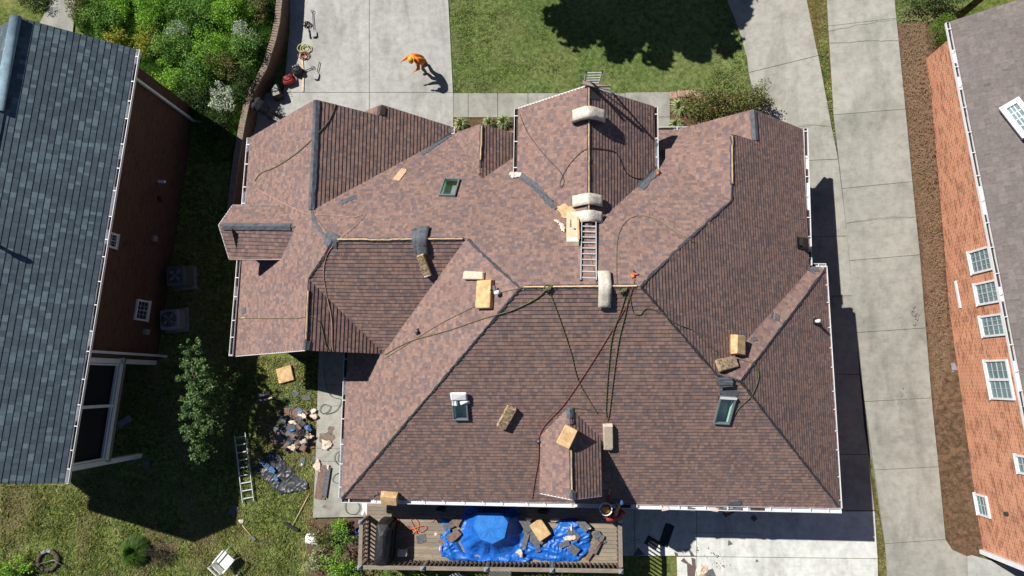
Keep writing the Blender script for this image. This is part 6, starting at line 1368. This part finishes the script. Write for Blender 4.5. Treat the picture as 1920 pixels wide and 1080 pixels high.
        mb=MB(); capsules(mb,[(hd+up*.035-fw*.01,hd-fw*.035-up*.03,.1,.085)],12); o=mb.make('hair',hair,t)
    return t
def J_(anL,anR,pel,ch,nk,hd,shL,elL,wrL,shR,elR,wrR,face,knL=None,knR=None,side=None):
    pel,ch,nk,hd=V(pel),V(ch),V(nk),V(hd); sd=(V(shL)-V(shR)).normalized(); hL=pel+sd*.09-V((0,0,.05)); hR=pel-sd*.09-V((0,0,.05)); fw=V(face).normalized()
    kL=V(knL) if knL else (hL+V(anL))/2+fw*.06; kR=V(knR) if knR else (hR+V(anR))/2+fw*.06
    return dict(pelvis=pel,chest=ch,neck=nk,head=hd,shL=shL,elL=elL,wrL=wrL,shR=shR,elR=elR,wrR=wrR,hipL=hL,hipR=hR,knL=kL,knR=kR,anL=anL,anR=anR,face=fw)
# worker 1: orange shirt, walking across the driveway leaning forward, arm out to the left
b=P(799,130,.05); fwd=V((-.75,-.55,0)).normalized(); sdv=V((-fwd.y,fwd.x,0))
def at(f_,s_,z): return b+fwd*f_+sdv*s_+V((0,0,z-.05))
person('worker in orange shirt and hard hat leaning forward on the sunlit driveway',
 J_(at(.10,.13,.13),at(-.16,-.17,.13),at(.02,0,.93),at(.16,0,1.22),at(.34,0,1.43),at(.44,0,1.53),at(.26,.19,1.38),at(.38,.32,1.14),at(.56,.24,1.02),at(.26,-.2,1.38),at(.48,-.3,1.3),at(.72,-.34,1.22),fwd,knL=at(.16,.12,.52),knR=at(-.0,-.15,.52)),
 M_orange,M_trou,M_trunk,hat=('hat',M_oy),belt=M_blackp)
# worker 2: dark clothes, bending in the wall's shade
b=P(514,221,.05); fwd=V((-.8,.5,0)).normalized(); sdv=V((-fwd.y,fwd.x,0))
person('person in dark clothes bending beside the retaining wall in its shade',
 J_(at(.1,.12,.13),at(-.15,-.13,.13),at(.0,0,.88),at(.22,0,1.1),at(.44,0,1.26),at(.57,0,1.32),at(.36,.19,1.22),at(.45,.24,.93),at(.62,.2,.75),at(.36,-.19,1.22),at(.5,-.22,.95),at(.7,-.15,.8),fwd),
 M_dark,M_dark,M_blackp,hair=M_ink)
# worker 3 on a ladder at the rear gutter
hp=P(1163,945,4.55); b=V((hp.x-.1,hp.y-.0,2.75)); fwd=V((-.55,.83,0)).normalized(); sdv=V((-fwd.y,fwd.x,0)); at=lambda f_,s_,z: V((b.x,b.y,0))+fwd*f_+sdv*s_+V((0,0,z))
yk=e['S'][4].y-.32
base3=V((hp.x-.12,yk,0))
at=lambda f_,s_,z: base3+fwd*f_+sdv*s_+V((0,0,z))
hL_=RH(1141,921)[0]+V((0,0,.25))
person('worker in dark red shirt and blue cap at the rear gutter by a white bucket',
 J_(at(-.05,.12,2.78),at(-.05,-.12,2.78),at(-.02,0,3.62),at(.05,0,3.95),at(.12,-.05,4.22),V((hp.x,hp.y+.0,4.42)),at(.14,.2,4.12),(at(.14,.2,4.12)+hL_)/2+V((-.05,0,-.06)),hL_,at(.05,-.2,4.12),at(-.05,-.33,3.9),at(.12,-.28,3.75),fwd),
 M_red,M_dark,M_blackp,hat=('cap',M_bluecap))
mb=MB(); sh_=V((hp.x-.17,hp.y-.03,4.3)); capsules(mb,[(sh_,sh_+V((.03,-.12,-.05)),.1,.09)],10); 
c=P(1136,955,4.75); t,f=bucket((0,0),V((c.x,c.y,4.35)),.2,.4,M_whitep,'white bucket with orange contents hooked on the ladder beside the worker',contents=M_oy)
mb=MB(); mb.tube([f.p(-.05,.08,.36),f.p(.1,.12,.38),f.p(.12,-.02,.37)],.03,6); mb.make('glove',M_red,t)
ladder(V((hp.x-.1,yk-.85,.1)),V((hp.x-.12,yk+.02,3.95)),.44,'ladder standing behind the deck corner against the rear gutter, under the worker',13,zup=V((0,-1,.3)))
# ------------------------------------------------------------------ camera, sun, sky
cam=bpy.data.cameras.new('camera'); cam.sensor_width=36; cam.lens=24; cam.clip_end=800; co=bpy.data.objects.new('camera',cam); COL.objects.link(co)
m4=M.to_4x4(); m4.translation=CAMP; co.matrix_world=m4; SC.camera=co
sd=V((-SUN.x,-SUN.y,1)).normalized(); elev=math.asin(sd.z); az=math.atan2(sd.x,sd.y)
sl_=bpy.data.lights.new('sun','SUN'); sl_.energy=5; sl_.angle=math.radians(.5); sl_.color=(1,.965,.9); so=bpy.data.objects.new('sun',sl_); COL.objects.link(so); so.rotation_euler=sd.to_track_quat('Z','Y').to_euler(); so.location=(0,0,30)
wd=bpy.data.worlds.new('World'); SC.world=wd; wd.use_nodes=True; t=wd.node_tree; sk=t.nodes.new('ShaderNodeTexSky'); sk.sky_type='NISHITA'; sk.sun_disc=False; sk.sun_elevation=elev; sk.sun_rotation=az; sk.air_density=.75; sk.dust_density=.2; sk.ozone_density=4
t.links.new(sk.outputs[0],t.nodes['Background'].inputs[0]); t.nodes['Background'].inputs[1].default_value=.05
SC.view_settings.view_transform='Standard'; SC.view_settings.look='None'; SC.view_settings.exposure=.3; SC.view_settings.gamma=1
SC.render.engine='CYCLES'
